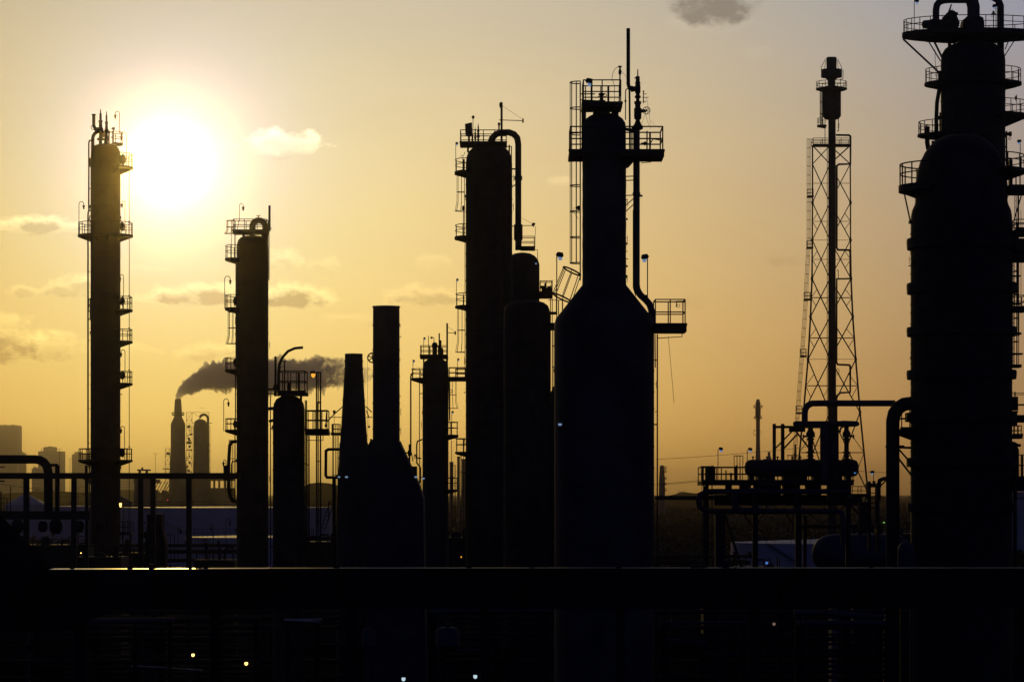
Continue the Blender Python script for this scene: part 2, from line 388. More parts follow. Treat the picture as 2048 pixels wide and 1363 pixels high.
m = MB(t)
for y, hw in ((722, 18.2), (762, 20.2), (800, 22.2), (870, 26.6), (915, 29.6)): m.lathe(707.5, [(hw-.5, y-1.3), (hw+.9, y-1.2), (hw+.9, y+1.2), (hw-.2, y+1.3)], 0, 36)
m.build('stiffening_ring', CLAD)
ladder(t, 676, 848, 1120, -1, 0, (848, 1000), 11, 1.5, False)
flat_platform(t, 663, 682, 868, 848, -.6, .6, 2, 1.4)
m = MB(t); m.tube([(684, 898), (657, 898), (652, 901), (651.5, 950), (654, 954), (684, 954.5)], 6, 10); m.tube([(668, 955), (668, 1135)], 7, 10); m.build('duct_loop', STEEL)
patch_lamp(t, 693, 953, 3.6, LENS, -1.3); patch_lamp(t, 678, 953, 3, LENS, -1.2)
m = MB(t); m.bar([(649, 1060), (669, 1002)], 2); m.bar([(641, 1060), (660, 1002)], 2); m.tube([(660, 1002), (672, 1002)], 2); m.tube([(657, 1002), (657, 1040)], 1.8)
for i in range(7): m.bar([(643+i*2.8, 1055-i*8), (651+i*2.8, 1055-i*8)], 1.4)
m.build('stair', STEEL)
t = Thing('square_chimney', 'straight wide chimney with flared base, the taller of the chimney pair', 'chimney', 772.5, 180, 'heater chimneys')
m = MB(t); m.lathe(772.5, [(25, 612), (28, 612.2), (28, 614.4), (26.6, 614.6), (26.8, 700), (27.1, 882)], 0, 40); m.build('flue', CLAD)
m = MB(t); P = [(733, 1500), (736, 897), (744, 880), (799.5, 881), (838, 966), (848, 996), (856, 1500)]; m.prism(P, -1.8, 1.8); m.build('firebox', CLAD, smooth=False)
m = MB(t)
for y in (650, 700, 752, 806, 858): m.lathe(772.5, [(26.5, y-1.2), (27.9, y-1.1), (27.9, y+1.1), (26.5, y+1.2)], 0, 36)
m.build('stiffening_ring', CLAD)
fittings(t, 772.5, 27, 640, 870, 5, 26, (1,), .7)
m = MB(t); m.wheel(745, 715, 9.5, 3, 3, -.1); m.tube([(735.2, 715), (735.2, 880)], .6, 5); m.build('pulley', STEEL)
m = MB(t); m.box(798, 718, 801, 720, -.1, .1); m.box(743, 878, 747, 882, -1.9, -1.8); m.build('bracket', STEEL, smooth=False)
m = MB(t); m.tube([(819, 888), (819, 930)], 4); m.tube([(811, 905), (824, 905)], 3); m.lathe(819, [(3.5, 900), (3.5, 911)], 0, 10); m.tube([(823, 906), (826, 922)], 2); m.build('damper_actuator', STEEL)
m = MB(t); m.box(824, 932, 834, 960, -.4, .4); m.build('junction_box', STEEL, smooth=False)
patch_lamp(t, 832, 953, 3.6, LENS, -2); patch_lamp(t, 846.5, 956, 3.4, LENS, -2)
# ------------------------------------------------------------------ 5: slim middle column
t = Thing('distillation_column', 'slender column with capped neck between the square chimney and the thick column', 'column', 871, 250, 'process columns of the refinery')
m = MB(t); m.lathe(871, [(5, 716), (15, 718), (21, 722), (25, 730), (26, 740)]+bands(26, 746, 1100, 25, .5)+[(26, 1500)]); m.build('shell', CLAD)
m = MB(t); m.lathe(869.5, [(1, 684), (4, 685), (5.6, 688), (6, 692), (4.8, 696), (4.8, 720)], 0, 16); m.build('vent_neck', STEEL)
flat_platform(t, 840.5, 896, 712, 692, -1.2, 1.2, 5, 1.6, .9)
m = MB(t); m.box(846, 716, 849, 730, -.1, .1); m.box(892, 716, 895, 730, -.1, .1); m.build('platform_post', STEEL)
m = MB(t); m.box(892.6, 646, 896, 730, -.1, .1); m.bar([(895, 665), (910, 665.5)], 1.8); m.box(909, 662, 912, 669, -.1, .1); m.tube([(896, 653), (910, 663)], .6, 5); m.build('davit', STEEL)
m = MB(t); m.tube([(878.5, 666), (878.5, 712)], 3); m.tube([(881.5, 680), (881.5, 712)], 3.4); m.tube([(857, 671), (857, 712)], 1.4); m.lathe(884, [(1.5, 695), (3, 700), (3, 711)], 0, 10); m.tube([(868, 684), (868, 675), (863, 674.5)], 1.6); m.box(861, 673, 865, 677, -.1, .1); m.build('vent_pipe', STEEL)
flood(t, 847.5, 677, 712, .8, 1.3, 3); flood(t, 826, 722, 757, .8, 1.3, 3); flood(t, 915, 719, 757, .8, 1.3, 3); flood(t, 903.5, 824, 866, .9, 1.2, 3)
platform(t, 871, 26, 49, 756, 738, 130, 230, 4, 8); platform(t, 871, 26, 46, 869, 844, -45, 45, 5, 6)
flat_platform(t, 897, 932, 756, 735, -.8, .8, 6, 1.5, .9)
m = MB(t); m.tube([(826, 747), (822.5, 748), (821.5, 754), (821.5, 905)], 3.2); m.tube([(839, 762), (839, 1000)], 1.9, 6); m.tube([(845, 878), (835, 882), (833.5, 888), (833.5, 925), (841, 935), (841, 965)], 3); m.tube([(846, 786), (839, 787)], 1.8)
m.tube([(898, 760), (899, 840)], 2.6); m.ring(901, 782, 3.4, 1.4, 12); m.build('riser_pipe', STEEL)
ladder(t, 900, 760, 870, 1, .3, (762, 816), 13, 1.1)
m = MB(t); m.ring(831, 913, 3, 1.5, 12); m.tube([(829, 908), (834, 915), (842, 916)], 3); m.build('valve', STEEL)
ladder(t, 903, 880, 1060, 1, .2, (930, 1050), 8, 1.2, False)
platform(t, 871, 26, 44, 978, 955, -40, 40, 4, 5)
fittings(t, 871, 26, 740, 1080, 12, 24, (-1, 1), .8)
# ------------------------------------------------------------------ 6: thick column with hooked pipe
t = Thing('distillation_column', 'thick black column with a large hooked pipe over its head and jib arm', 'column', 978, 236, 'process columns of the refinery')
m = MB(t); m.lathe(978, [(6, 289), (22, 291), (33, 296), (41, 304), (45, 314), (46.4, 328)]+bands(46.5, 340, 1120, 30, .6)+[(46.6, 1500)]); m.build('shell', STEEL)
m = MB(t); m.tube([(982, 302), (980, 288), (984, 277), (992, 268.5), (1003, 265), (1018, 264.8), (1028, 268.5), (1034.5, 276), (1036.5, 288), (1036.5, 500)], 12.6, 16)
m.tube([(1036.5, 352), (1036.5, 360)], 16.5, 16); m.tube([(1036.5, 449), (1036.5, 480)], 18, 12); m.bar([(1022, 338), (1036, 338)], 4); m.bar([(1022, 375), (1036, 366)], 3); m.bar([(1022, 452), (1034, 452)], 2); m.build('overhead_pipe', STEEL)
flat_platform(t, 920, 1014, 289, 264, -1.4, 1.4, 3, 1.8, 1.)
m = MB(t); m.box(934, 292, 938, 305, -.1, .1); m.box(1017, 290, 1020, 320, -.1, .1); m.bar([(1014, 293), (1024, 293)], 2); m.box(1022, 293, 1024, 330, -.1, .1); m.build('platform_post', STEEL)
m = MB(t); m.box(1001, 205, 1005.4, 300, -.1, .1); m.lathe(1002, [(1, 204), (3.5, 207), (3.5, 212), (2, 216)], 0, 10); m.bar([(998, 240), (1046, 241.5)], 2); m.box(1044.5, 237.5, 1047.5, 245.5, -.12, .12); m.tube([(1005, 212), (1046, 239)], .6, 5); m.lathe(998, [(1.5, 245), (3, 248), (1.5, 252), (1.5, 262)], 0, 8); m.build('jib_crane', STEEL)
m = MB(t); m.prism([(930, 249), (944, 246), (945, 270), (938, 274), (931, 270)], -.4, .4); m.box(936, 270, 940, 289, -.1, .1); m.build('equipment_box', STEEL, smooth=False)
relief(t, 956.5, 247, 292, 9, -.3); relief(t, 950.5, 254, 292, 7, .3)
m = MB(t); m.tube([(946, 290), (946, 238)], 1.4, 6); o = m.build('lamp_post', STEEL); m = MB(t); m.lathe(946.3, [(1, 231), (2.8, 233), (2.8, 236), (1, 238)], 0, 12); m.build('lamp_head', STEEL, o)
platform(t, 978, 46.6, 69, 344, 320, 140, 220, 5, 8); platform(t, 978, 46.6, 69, 474, 451, 140, 220, 5, 7); platform(t, 978, 46.6, 68, 612, 588, 140, 220, 4, 6)
flat_platform(t, 910, 934, 757, 738, -.8, .8, 4, 1.5, .8); platform(t, 978, 46.6, 68, 903, 877, 140, 220, 4, 7)
ladder(t, 929, 320, 480, -1, -.3, (346, 422), 15); ladder(t, 930, 613, 760, -1, -.3, (616, 704), 15); ladder(t, 930, 480, 590, -1, .8); ladder(t, 931, 903, 1100, -1, -.2, (905, 1060), 10, 1.3, False)
flood(t, 911.5, 288, 345, .9, 1.3, 3.4); flood(t, 913, 560, 612, .8, 1.2, 3.2)
m = MB(t); m.tube([(921, 311), (927, 312), (930, 304)], 1.2, 6); m.tube([(928, 318), (928, 345)], 3.2); m.tube([(927, 413), (927, 475)], 1.6); m.lathe(927, [(1, 411), (3, 414), (3, 419), (1, 421)], 0, 10); m.build('instrument_stand', STEEL)
flat_platform(t, 1041, 1070, 496, 474, -.8, .8, 4, 1.6, .8)
m = MB(t); m.tube([(1070, 496), (1071, 452)], 1, 6); m.bar([(1044, 451), (1066, 451)], 1.8); m.tube([(1044, 436), (1066, 448)], .6, 5); m.prism([(1063, 449), (1066, 445), (1071, 447), (1067, 454)], -.15, .15); m.bar([(1045, 499), (1075, 499), (1075, 520)], 1.8); m.build('lamp_arm', STEEL)
fittings(t, 978, 46.6, 340, 1080, 12, 25, (-1, 1), .8)
# ------------------------------------------------------------------ 7, 8: vessels between
t = Thing('process_vessel', 'dome-topped vessel half hidden behind the thick column, small white lamp on its shoulder', 'vessel', 1045, 250, 'plain dome-topped vessels')
m = MB(t); m.lathe(1045, [(5, 505), (16, 507), (25, 512), (31, 519), (34, 529), (34, 1500)]); m.build('shell', STEEL); patch_lamp(t, 1072, 527, 2.4, LENS, -1.3)
flat_platform(t, 1079, 1105, 586, 563, -.9, .9, 10, 1.8, .6); 
m = MB(t); m.box(1080, 572, 1090, 576, -.6, .6); m.box(1083, 577, 1104, 584, -.8, .8); m.tube([(1090, 566), (1090, 588)], 3); m.box(1095, 574, 1102, 582, -.5, .5); m.build('valve_box', STEEL)
t = Thing('process_vessel', 'blue-black dome-topped vessel standing in front of the thick column', 'vessel', 1054, 205, 'plain dome-topped vessels')
m = MB(t); m.lathe(1054, [(5, 600), (22, 601.5), (34, 605), (42, 611), (45.5, 620), (46.5, 632)]+bands(46.5, 640, 1120, 36, .6)+[(46.5, 1500)]); m.build('shell', STEEL)
ladder(t, 1104.5, 560, 790, 1, 0, (650, 775), 5, 1.6, False)
m = MB(t); m.box(1098, 646, 1112, 660, -.6, .6); m.box(1098, 624, 1113, 628, -.6, .6); m.tube([(1112.5, 590), (1112.5, 625)], 1.6); m.tube([(1117, 600), (1117, 640)], 2.2); m.tube([(1096, 600), (1126, 600)], 1.4); m.tube([(1125, 600), (1125, 625)], 2.6); m.tube([(1101, 570), (1101, 790)], 1.8); m.prism([(1097, 790), (1101, 786), (1106, 772), (1114, 775), (1114, 1400), (1097, 1400)], -.3, .3); m.build('walkway', STEEL)
# ------------------------------------------------------------------ 9: the big bottle-shaped column
t = Thing('distillation_column', 'largest central column, narrow neck on a wide body, tall vent pipe beside its head', 'column', 1210, 116, 'process columns of the refinery')
m = MB(t)
m.lathe(1208.5, [(5, 226), (18, 228), (29, 232), (37, 238), (42, 246), (43.2, 252), (43.6, 320)]+[(43.6+(0 if i % 2 else .5), 330+i*20) for i in range(12)]+[(44.2, 570), (97, 637), (99.4, 646), (99.7, 656), (99.8, 690)]+bands(99.8, 700, 1120, 42, .8)+[(100.2, 1900)], 0, 64); m.build('shell', CLAD)
fittings(t, 1210, 100, 700, 1100, 8, 32)
fittings(t, 1208.5, 44, 330, 560, 7, 33, (1,), .8)
m = MB(t); m.lathe(1203, [(3, 186), (6, 187), (6, 191), (3, 192), (4, 200), (8, 201), (8, 205), (5, 206), (10, 214), (16, 222), (18, 230)], 0, 18); m.ring(1209, 191, 4, 1.6, 12); m.tube([(1196, 194), (1211, 194)], 3); m.tube([(1197, 210), (1188, 216), (1180, 222)], 5); m.build('top_nozzle', STEEL)
flat_platform(t, 1137, 1326, 309, 259, -1.0, 1.0, 9, 3, 1.3)
m = MB(t); m.box(1162, 297, 1180, 308, -1.2, 1.); m.prism([(1250, 321), (1268, 321), (1258, 332), (1252, 334)], -.6, .6); m.bar([(1282, 326), (1302, 324), (1302, 318)], 2); m.tube([(1300, 265), (1300, 300)], 4); m.tube([(1294, 262), (1294, 306)], 3); m.tube([(1282, 286), (1300, 288), (1306, 278), (1326, 281)], 2.2); m.lathe(1290, [(1, 283), (3.5, 285), (3.5, 289), (1, 291)], 0, 10); m.build('platform_pipework', STEEL)
flat_platform(t, 1163, 1243, 214, 166, -.9, .9, 5, 2.6, .65)
m = MB(t); m.box(1163, 214, 1172, 308, -.2, .2); m.box(1180, 164, 1184, 214, -.9, -.8); m.box(1216, 166, 1220, 214, .8, .9); m.box(1163, 205, 1195, 213, -.6, .6); m.box(1223, 222, 1237, 234, -.2, .2); m.bar([(1162, 200), (1196, 202)], 3); m.bar([(1162, 188), (1190, 188)], 3); m.build('platform_post', STEEL)
ladder(t, 1160.5, 165, 560, -1, -.6, (165, 526), 20, 2.4, False, .42, .98)
# tipped cage over the shoulder
m = MB(t); ax = Vector((-22, 60)).normalized(); pr = Vector((-ax.y, ax.x))
def hoop(f, u, w0):
    c = Vector((1144, 542))+ax*f*62; an = math.pi*2*u
    q = c+Vector((math.cos(R(25)), math.sin(R(25))))*w0*math.cos(an)
    return m.w(q.x, q.y+3.4*math.sin(an), .36*math.sin(an))
for f, wv in ((0, 19), (.92, 21)):
    m.tubeW([hoop(f, u/20, wv) for u in range(21)], 1.7*m.k, 6, False)
for u in (.02, .12, .25, .38, .48, .6, .75, .9): m.tubeW([hoop(0, u, 19), hoop(.92, u, 21)], .9*m.k, 5)
m.build('shoulder_cage', STEEL)
m = MB(t); m.tube([(1256.5, 57), (1256.5, 168), (1258, 174), (1263, 178), (1271, 178)], 7.6, 14); m.build('vent_stack', STEEL)
m = MB(t); m.lathe(1275.5, [(1, 139), (1.2, 152), (4, 153), (4.3, 164), (5.4, 165), (5.4, 168), (4.6, 169), (5.6, 172), (5.6, 186), (4, 187), (4, 191), (6, 192), (6, 196), (3.6, 197), (3.6, 202), (7, 203), (7, 208), (5.5, 209), (5.5, 216), (7.5, 217), (7.5, 232), (7, 238), (4, 240), (6, 246), (8, 250), (10.5, 252), (10.5, 258), (6.6, 260)], 0, 18)
m.tube([(1262, 178), (1272, 178)], [13, 9], 14); m.tube([(1276, 222), (1292, 222)], [10, 5], 12); m.box(1269, 155, 1272, 157, -.05, .05); m.build('relief_valve', STEEL)
m = MB(t); m.wheel(1293, 221, 7.2, 1.5, 4, -.15); m.build('handwheel', STEEL)
m = MB(t); m.tube([(1273, 258), (1273, 570), (1275, 580), (1281, 590), (1292, 600), (1299, 608), (1303, 620), (1303.5, 660)], 13.5, 16); m.tube([(1303.5, 655), (1303.5, 1300)], 6, 8); m.tube([(1273, 385), (1273, 390)], 16, 14); m.build('downcomer_pipe', PIPE)
m = MB(t)
for y in (353, 361, 391): m.bar([(1250, y), (1272, y-1)], 2.6)
m.bar([(1250, 412), (1268, 396)], 2.6); m.bar([(1250, 424), (1268, 408)], 2.6); m.bar([(1250, 258), (1270, 262)], 8); m.box(1278, 390, 1285, 393, -.1, .1); m.build('pipe_bracket', STEEL)
m = MB(t); m.tube([(1257, 176), (1259, 180), (1260, 308)], 4.2, 8); m.tube([(1258, 177), (1252, 179), (1251, 184), (1251, 240)], 2.2); m.tube([(1266.5, 420), (1266.5, 575), (1272, 592)], 2.4, 6); m.lathe(1251, [(2, 200), (2, 204)], 0, 8); m.build('impulse_line', STEEL)
m = MB(t); m.tube([(1238, 216), (1240, 150), (1240, 135)], 3, 8); m.lathe(1240, [(3.5, 132), (3.5, 135), (1.2, 136), (3, 142), (3, 148), (1, 150)], 0, 10); m.tube([(1237, 133), (1230, 138), (1225, 148), (1224, 158), (1227, 166), (1229, 172), (1229, 214)], 1.1, 6); m.tube([(1241, 140), (1256, 158)], .7, 5); m.build('instrument_stand', STEEL)
m = MB(t)
for y in (188, 195, 203): m.bar([(1284 if y != 188 else 1286, y), (1297 if y == 195 else 1293, y)], 1.6)
m.tube([(1287, 182), (1287, 207)], 2); m.lathe(1287, [(1, 181), (1.6, 183), (1, 185)], 0, 8); m.tube([(1293, 195), (1299, 230), (1301, 258)], .6, 5); m.tube([(1291, 228), (1298, 252)], .6, 5); m.tube([(1291, 228), (1283, 248)], .6, 5); m.tube([(1302, 240), (1310, 252), (1320, 256)], .5, 5); m.build('gauge_stand', STEEL)
flood(t, 1171, 172, 214, .9, 2.4, 8, -1.2)
flood(t, 1113.5, 512, 640, 1, 2.4, 8); flood(t, 1295, 516, 600, -1, 2.4, 8)
m = MB(t); m.box(1284, 590, 1295, 594, -.2, .2); m.tube([(1114, 600), (1128, 600)], 1.6); m.build('lamp_bracket', STEEL)
flat_platform(t, 1306, 1371, 653, 601, -.8, .8, 12, 2.6, .72)
m = MB(t); m.bar([(1315, 676), (1364, 673), (1364, 666)], 2.4); m.box(1352, 602, 1370, 604, -.2, .2); m.tube([(1353, 603), (1353, 614)], 2); m.ring(1357, 611, 3, 1, 12); m.prism([(1306, 650), (1321, 648), (1321, 653), (1306, 660)], -.5, .5); m.build('davit_arm', STEEL)
m = MB(t); m.tube([(1336.5, 672), (1339, 700), (1343, 745), (1348, 805)], .9, 5); m.build('rope', ROPE)
m = MB(t); m.tube([(1314.6, 668), (1314.6, 1500)], 3, 8); m.tube([(1310, 668), (1310.5, 735)], 2.4, 8)
pipeclips(m, 1314, 730, 1100, 1309, 2, 0, 2); m.build('drain_pipe', STEEL)
patch_lamp(t, 1120, 848, 4.6, LENS, -2.)
for y in (438, 487, 532): 
    m = MB(t); m.lathe(1254, [(1.5, y-2), (1.5, y+2)], 0, 8); m.build('lug', STEEL)
m = MB(t); m.tube([(1155, 415), (1148, 416), (1147, 424), (1157, 438)], .8, 5); m.lathe(1157, [(1, 411), (3.5, 413), (3.5, 418), (1, 420)], -.5, 10); m.build('cable_clip', STEEL)
# ------------------------------------------------------------------ 10: flare derrick
t = Thing('flare_tower', 'tall flare stack held in a lattice derrick, burner tip at its top', 'flare', 1663, 430)
m = MB(t); m.lathe(1664, [(7.4, 235), (7.4, 700), (8.2, 705), (8.2, 1180)], 0, 20); m.build('riser', STEEL)
m = MB(t); m.lathe(1663.5, [(5, 172), (14, 173), (18.5, 178), (18.5, 232), (14, 238), (7, 240)], 0, 24); m.build('seal_drum', STEEL)
m = MB(t); m.lathe(1663, [(9.5, 115), (10.4, 116), (10, 139), (21, 139.5), (21, 154.5), (14, 155), (8, 160), (7, 174)], 0, 24); m.build('burner_tip', STEEL)
m = MB(t)
for s in (-1, 1):
    m.tube([(1663+s*12, 118), (1663+s*20, 134), (1663+s*21, 140)], 1.2, 5); m.tube([(1663+s*11, 120), (1663+s*14, 139)], 1, 5)
m.tube([(1686, 140), (1686, 158), (1680, 159)], 1.6, 6); m.build('pilot_line', STEEL)
platform(t, 1663, 18.5, 31, 177, 164, -180, 180, 2.4, 4, 0, 1.2)
platform(t, 1655, 8, 21, 251, 237, 110, 250, 2.4, 3, 0, .9)
flat_platform(t, 1624, 1700, 291, 278, -1.2, 1.2, 1.5, 1.3, 1.4)
nodesY = [291, 328, 405, 480, 557, 633, 718, 824, 985, 1180]
LX = [1625, 1625, 1625, 1624.5, 1624, 1621, 1616, 1607, 1591, 1571]; RX = [1700.5, 1700.5, 1701, 1701, 1702, 1705.5, 1711.5, 1720, 1736, 1756]
wid = [(b-a)*t.k*.45 for a, b in zip(LX, RX)]
lg = [MB(t) for _ in range(3)]
lg[0].tube([(x, y, -w*.6) for x, y, w in zip(LX, nodesY, wid)], [3.2]*4+[3.8]*6, 6); lg[1].tube([(x, y, -w*.6) for x, y, w in zip(RX, nodesY, wid)], [3]*4+[3.8]*6, 6); lg[2].tube([(1660, y, w*1.2) for y, w in zip(nodesY, wid)], 3, 6)
for q in lg: q.build('leg', STEEL)
br = MB(t)
def lp(i, s): return (LX[i], nodesY[i], -wid[i]*.6) if s == 0 else (RX[i], nodesY[i], -wid[i]*.6) if s == 1 else (1660, nodesY[i], wid[i]*1.2)
def mid(a, b, f=.5): return tuple(a[j]+(b[j]-a[j])*f for j in range(3))
for i in range(len(nodesY)-1):
    for (a, b) in ((0, 2), (1, 2)):
        w = 2.5 if i < 4 else 3.
        br.bar([lp(i, a), lp(i+1, b)], w); br.bar([lp(i+1, a), lp(i, b)], w)
        if i:
            la, lb = mid(lp(i, a), lp(i+1, a)), mid(lp(i, b), lp(i+1, b)); br.bar([la, lb], 1.5 if i < 4 else 2.6)
            if i > 1:
                br.bar([la, mid(lp(i+1, a), lp(i, b), .28)], 1.6); br.bar([la, mid(lp(i, a), lp(i+1, b), .28)], 1.6); br.bar([lb, mid(lp(i+1, b), lp(i, a), .3)], 1.2)
    if i in (3, 6): br.bar([lp(i, 0), lp(i, 1)], 1.2)
for i in range(2, 9):
    for s in (0, 1): a = lp(i, s); br.lathe(a[0], [(2.6, a[1]-3), (2.6, a[1]+3)], a[2], 8)
br.build('bracing', STEEL)
m = MB(t); m.tube([(1672, 270), (1698, 270.5), (1701, 273), (1701, 328), (1678, 328.5), (1673.5, 332), (1673.5, 496), (1676, 499.5), (1698, 500), (1700.5, 503), (1700.5, 557), (1673.5, 557.5), (1673, 725), (1676, 728.5), (1698, 729.5), (1700.5, 732), (1700.5, 784), (1680, 785), (1673, 793), (1673, 1000)], 4.2, 8)
m.build('steam_line', STEEL)
m = MB(t); m.tube([(1654.4, 291), (1654.4, 1000)], 1.4, 6); m.tube([(1674, 262), (1677, 262), (1678, 247)], 2, 6); m.tube([(1677, 230), (1677, 254), (1675, 255)], 1.6, 6); m.tube([(1676.5, 540), (1677, 557)], 1.6, 5); m.tube([(1673, 540), (1677, 540)], 1.4, 5); m.tube([(1673, 738), (1678, 738), (1678, 748), (1673, 749)], 1.4, 5); m.build('pilot_gas_line', STEEL)
m = MB(t)   # raking ladder outside the left leg, in cages between landings
cgx = lambda y: 1617.5 if y < 480 else 1617.5-(y-480)*.052-(max(0, y-633)*.022)
ys = [278+i*9 for i in range(78)]
for dx in (-3.6, -1.2, 1.2, 3.6): m.tube([(cgx(y)+dx, y, -wid[0]*.6) for y in ys], 1.05, 4)
for y in ys[::2]: m.bar([(cgx(y)-3.8, y, -wid[0]*.6), (cgx(y)+4, y, -wid[0]*.6)], 1.3)
m.build('ladder', STEEL)
ladder(t, 1645, 178, 254, -1, -.3, (180, 252), 5, 1.2, False); ladder(t, 1650, 252, 291, -1, -.3, None, 5, .9, False)
for y in (395, 497, 600, 713, 826):
    x = cgx(y); flat_platform(t, x-5.5, x+7, y, y-14, -wid[0]*.6-.7, -wid[0]*.6+.7, 2, 1.)
# ------------------------------------------------------------------ 11: right-hand towers
t = Thing('distillation_column', 'upper-right column rising out of frame top, wide round deck and looping pipes', 'column', 1946, 232, 'process columns of the refinery')
m = MB(t); m.lathe(1946, [(6, 84), (30, 86), (46, 91), (56, 98), (62, 108), (64, 122)]+bands(64, 130, 420, 26, .7)+[(64, 1400)], 0, 56); m.build('shell', STEEL)
platform(t, 1946, 52, 142, 66, 41, -180, 180, 9, 10, ey=.5); platform(t, 1946, 64, 97, 166, 139, -180, 180, 5, 9, ey=.74); platform(t, 1946, 64, 112, 230, 204, -68, 68, 6, 20, ey=.66); platform(t, 1946, 64, 111, 269, 244, 115, 245, 4, 8, ey=.66)
m = MB(t)
for x in (1899, 1921, 1983): m.box(x-3, 76, x+3, 96, -.15, .15)
m.bar([(1806, 78, -.5), (1879, 146, -.5)], 4.6); m.bar([(1854, 78), (1881, 122)], 3); m.bar([(1866, 78), (1884, 115)], 5); m.bar([(2032, 76), (2008, 114)], 2.6); m.bar([(2019, 78), (2010, 99)], 2.6); m.bar([(1994, 80), (1990, 94)], 2.6); m.build('deck_brace', STEEL)
m = MB(t); m.tube([(1872, 60), (1872, 20), (1874, 10), (1879, 4), (1887, 1), (1898, 0), (1920, 0), (1932, 0), (1942, 4)], 13.5, 18); m.tube([(1940, -4), (1944, 2), (1947, 14), (1947, 70)], 25, 20); m.tube([(1916, 0), (1930, -4), (1942, -2)], 14, 16); m.lathe(1947, [(15, 34), (15, 38), (14, 39), (20, 44), (22, 66)], 0, 24); m.build('overhead_pipe', CLAD)
m = MB(t); m.tube([(1960, -10), (1985, -6), (1996, 0), (2001, 12), (2001, 300), (2001, 420)], 14, 16); m.build('transfer_pipe', CLAD)
m = MB(t); m.hlathe(49, [(1844, 4), (1847, 8), (1860, 9), (1866, 12), (1880, 10), (1893, 9)], -.2, 14); m.prism([(1890, 30), (1898, 22), (1908, 24), (1918, 48), (1912, 66), (1882, 66), (1882, 40)], -.5, .5); m.tube([(1896, 28), (1903, 9)], 3); m.tube([(1903, 24), (1916, 28)], 5); m.ring(1903, 21, 2.6, 1, 10); m.tube([(1870, 48), (1870, 62)], 18, 12); m.build('relief_valve', STEEL)
m = MB(t); m.prism([(1924, 42), (1932, 36), (1960, 36), (1966, 46), (1966, 62), (1922, 62)], -.7, .7); m.hlathe(38, [(1958, 3), (1964, 4), (1967, 1.5)], 0, 10); m.build('flange_cover', STEEL)
flood(t, 1828.5, 4, 62, 1, 1.5, 5); flood(t, 1992, 14, 62, -1, 1.5, 5); flood(t, 2040.5, 284, 335, -1, 1.5, 4.5)
m = MB(t); m.tube([(1987, 28), (1987, 62)], 2); m.bar([(1982, 28), (1992, 28)], 2); m.bar([(1983, 33), (1985, 33)], 2); m.lathe(1987, [(1.5, 22), (2.6, 25), (2.6, 30)], 0, 8); m.build('instrument_stand', STEEL)
m = MB(t); m.tube([(1880, 142), (1880, 170), (1874, 205), (1872.5, 240), (1874, 290)], 8, 12); m.tube([(1878, 150), (1871, 152), (1870, 100)], 1.2, 6); m.tube([(1880, 225), (1880, 292)], 3); m.lathe(1879, [(3, 232), (4, 234), (2, 240)], 0, 8); m.tube([(1854.5, 253), (1854.5, 285), (1856.5, 297), (1862, 306)], 9.5, 12); m.tube([(1848, 256), (1860, 256)], 3); m.lathe(1867, [(4, 282), (4, 292)], 0, 10); m.build('riser_pipe', STEEL)
m = MB(t); m.hlathe(268, [(2008, 3.4), (2018, 3.4), (2018, 5), (2023, 5), (2023, 3)], -.4, 12); m.ring(2019.5, 277, 2.6, 1.2, 10); m.tube([(2013, 262), (2013, 330)], 3.5); m.build('nozzle', STEEL)
patch_lamp(t, 1964, 104, 2.6, BLUEL, -2.45)
goose(t, 2033, 190, 232, -1, 0, 1.2)
t = Thing('distillation_column', 'enormous banded column at the right edge, girdled by raised rings', 'column', 1923, 146, 'process columns of the refinery')
m = MB(t); m.lathe(1922.5, [(8, 268), (30, 271), (46, 278), (60, 289), (72, 304), (82, 324), (88, 345), (91.5, 370), (91.5, 404), (93, 410), (98, 421), (100, 432), (100.5, 445)]+bands(100.6, 446, 1120, 22, .7)+[(101, 1500)], 0, 72); m.build('shell', STEEL)
fittings(t, 1922.5, 101, 440, 1100, 9, 31, (-1,), 1.)
for y0, y1 in ((477, 498), (566, 587), (654, 672), (740, 758), (826, 843), (916, 933), (1005, 1022)):
    m = MB(t); m.lathe(1923, [(100, y0), (108.5, y0+.5), (109.3, y0+6), (108.2, y1), (100, y1+.5)], 0, 72); m.build('stiffening_ring', STEEL)
platform(t, 1922.5, 91.5, 125, 371, 329, 130, 230, 13, 14, 0, 3, ey=.8); platform(t, 1922.5, 91.5, 128, 340, 312, -50, 50, 8, 14, 0, 2.4, ey=.8)
m = MB(t); m.bar([(1808, 384), (1821, 444)], 3.8); m.box(1818, 441, 1826, 447, -.2, .2); m.box(2014, 372, 2060, 388, -.8, .8); m.bar([(2043, 390), (2028, 440)], 3.2); m.tube([(2019, 388), (2015, 394), (2014, 410)], 1.4); m.box(2018, 320, 2024, 372, -.2, .2); m.tube([(2032, 352), (2032, 372)], 2.6); m.tube([(2040, 352), (2040, 372)], 2.6); m.build('deck_brace', STEEL)
ladder(t, 2031, 388, 440, 1, 0, None); ladder(t, 2026.5, 440, 735, 1, -.3, (448, 730), 11, 2., False, .42, 1.1)
m = MB(t); m.tube([(2036.5, 390), (2036.5, 610)], 3.4); m.tube([(2037, 625), (2037, 672)], 3.2); m.tube([(2042, 420), (2042, 620)], 1, 5); m.build('riser_pipe', STEEL)
flat_platform(t, 2024, 2062, 462, 442, -1, 1, 8, 2.2, .5); flat_platform(t, 2024, 2062, 484, 470, -1, 1, 22, 2.2, .5); flat_platform(t, 2022, 2050, 617, 592, -.7, .7, 7, 2, .4)
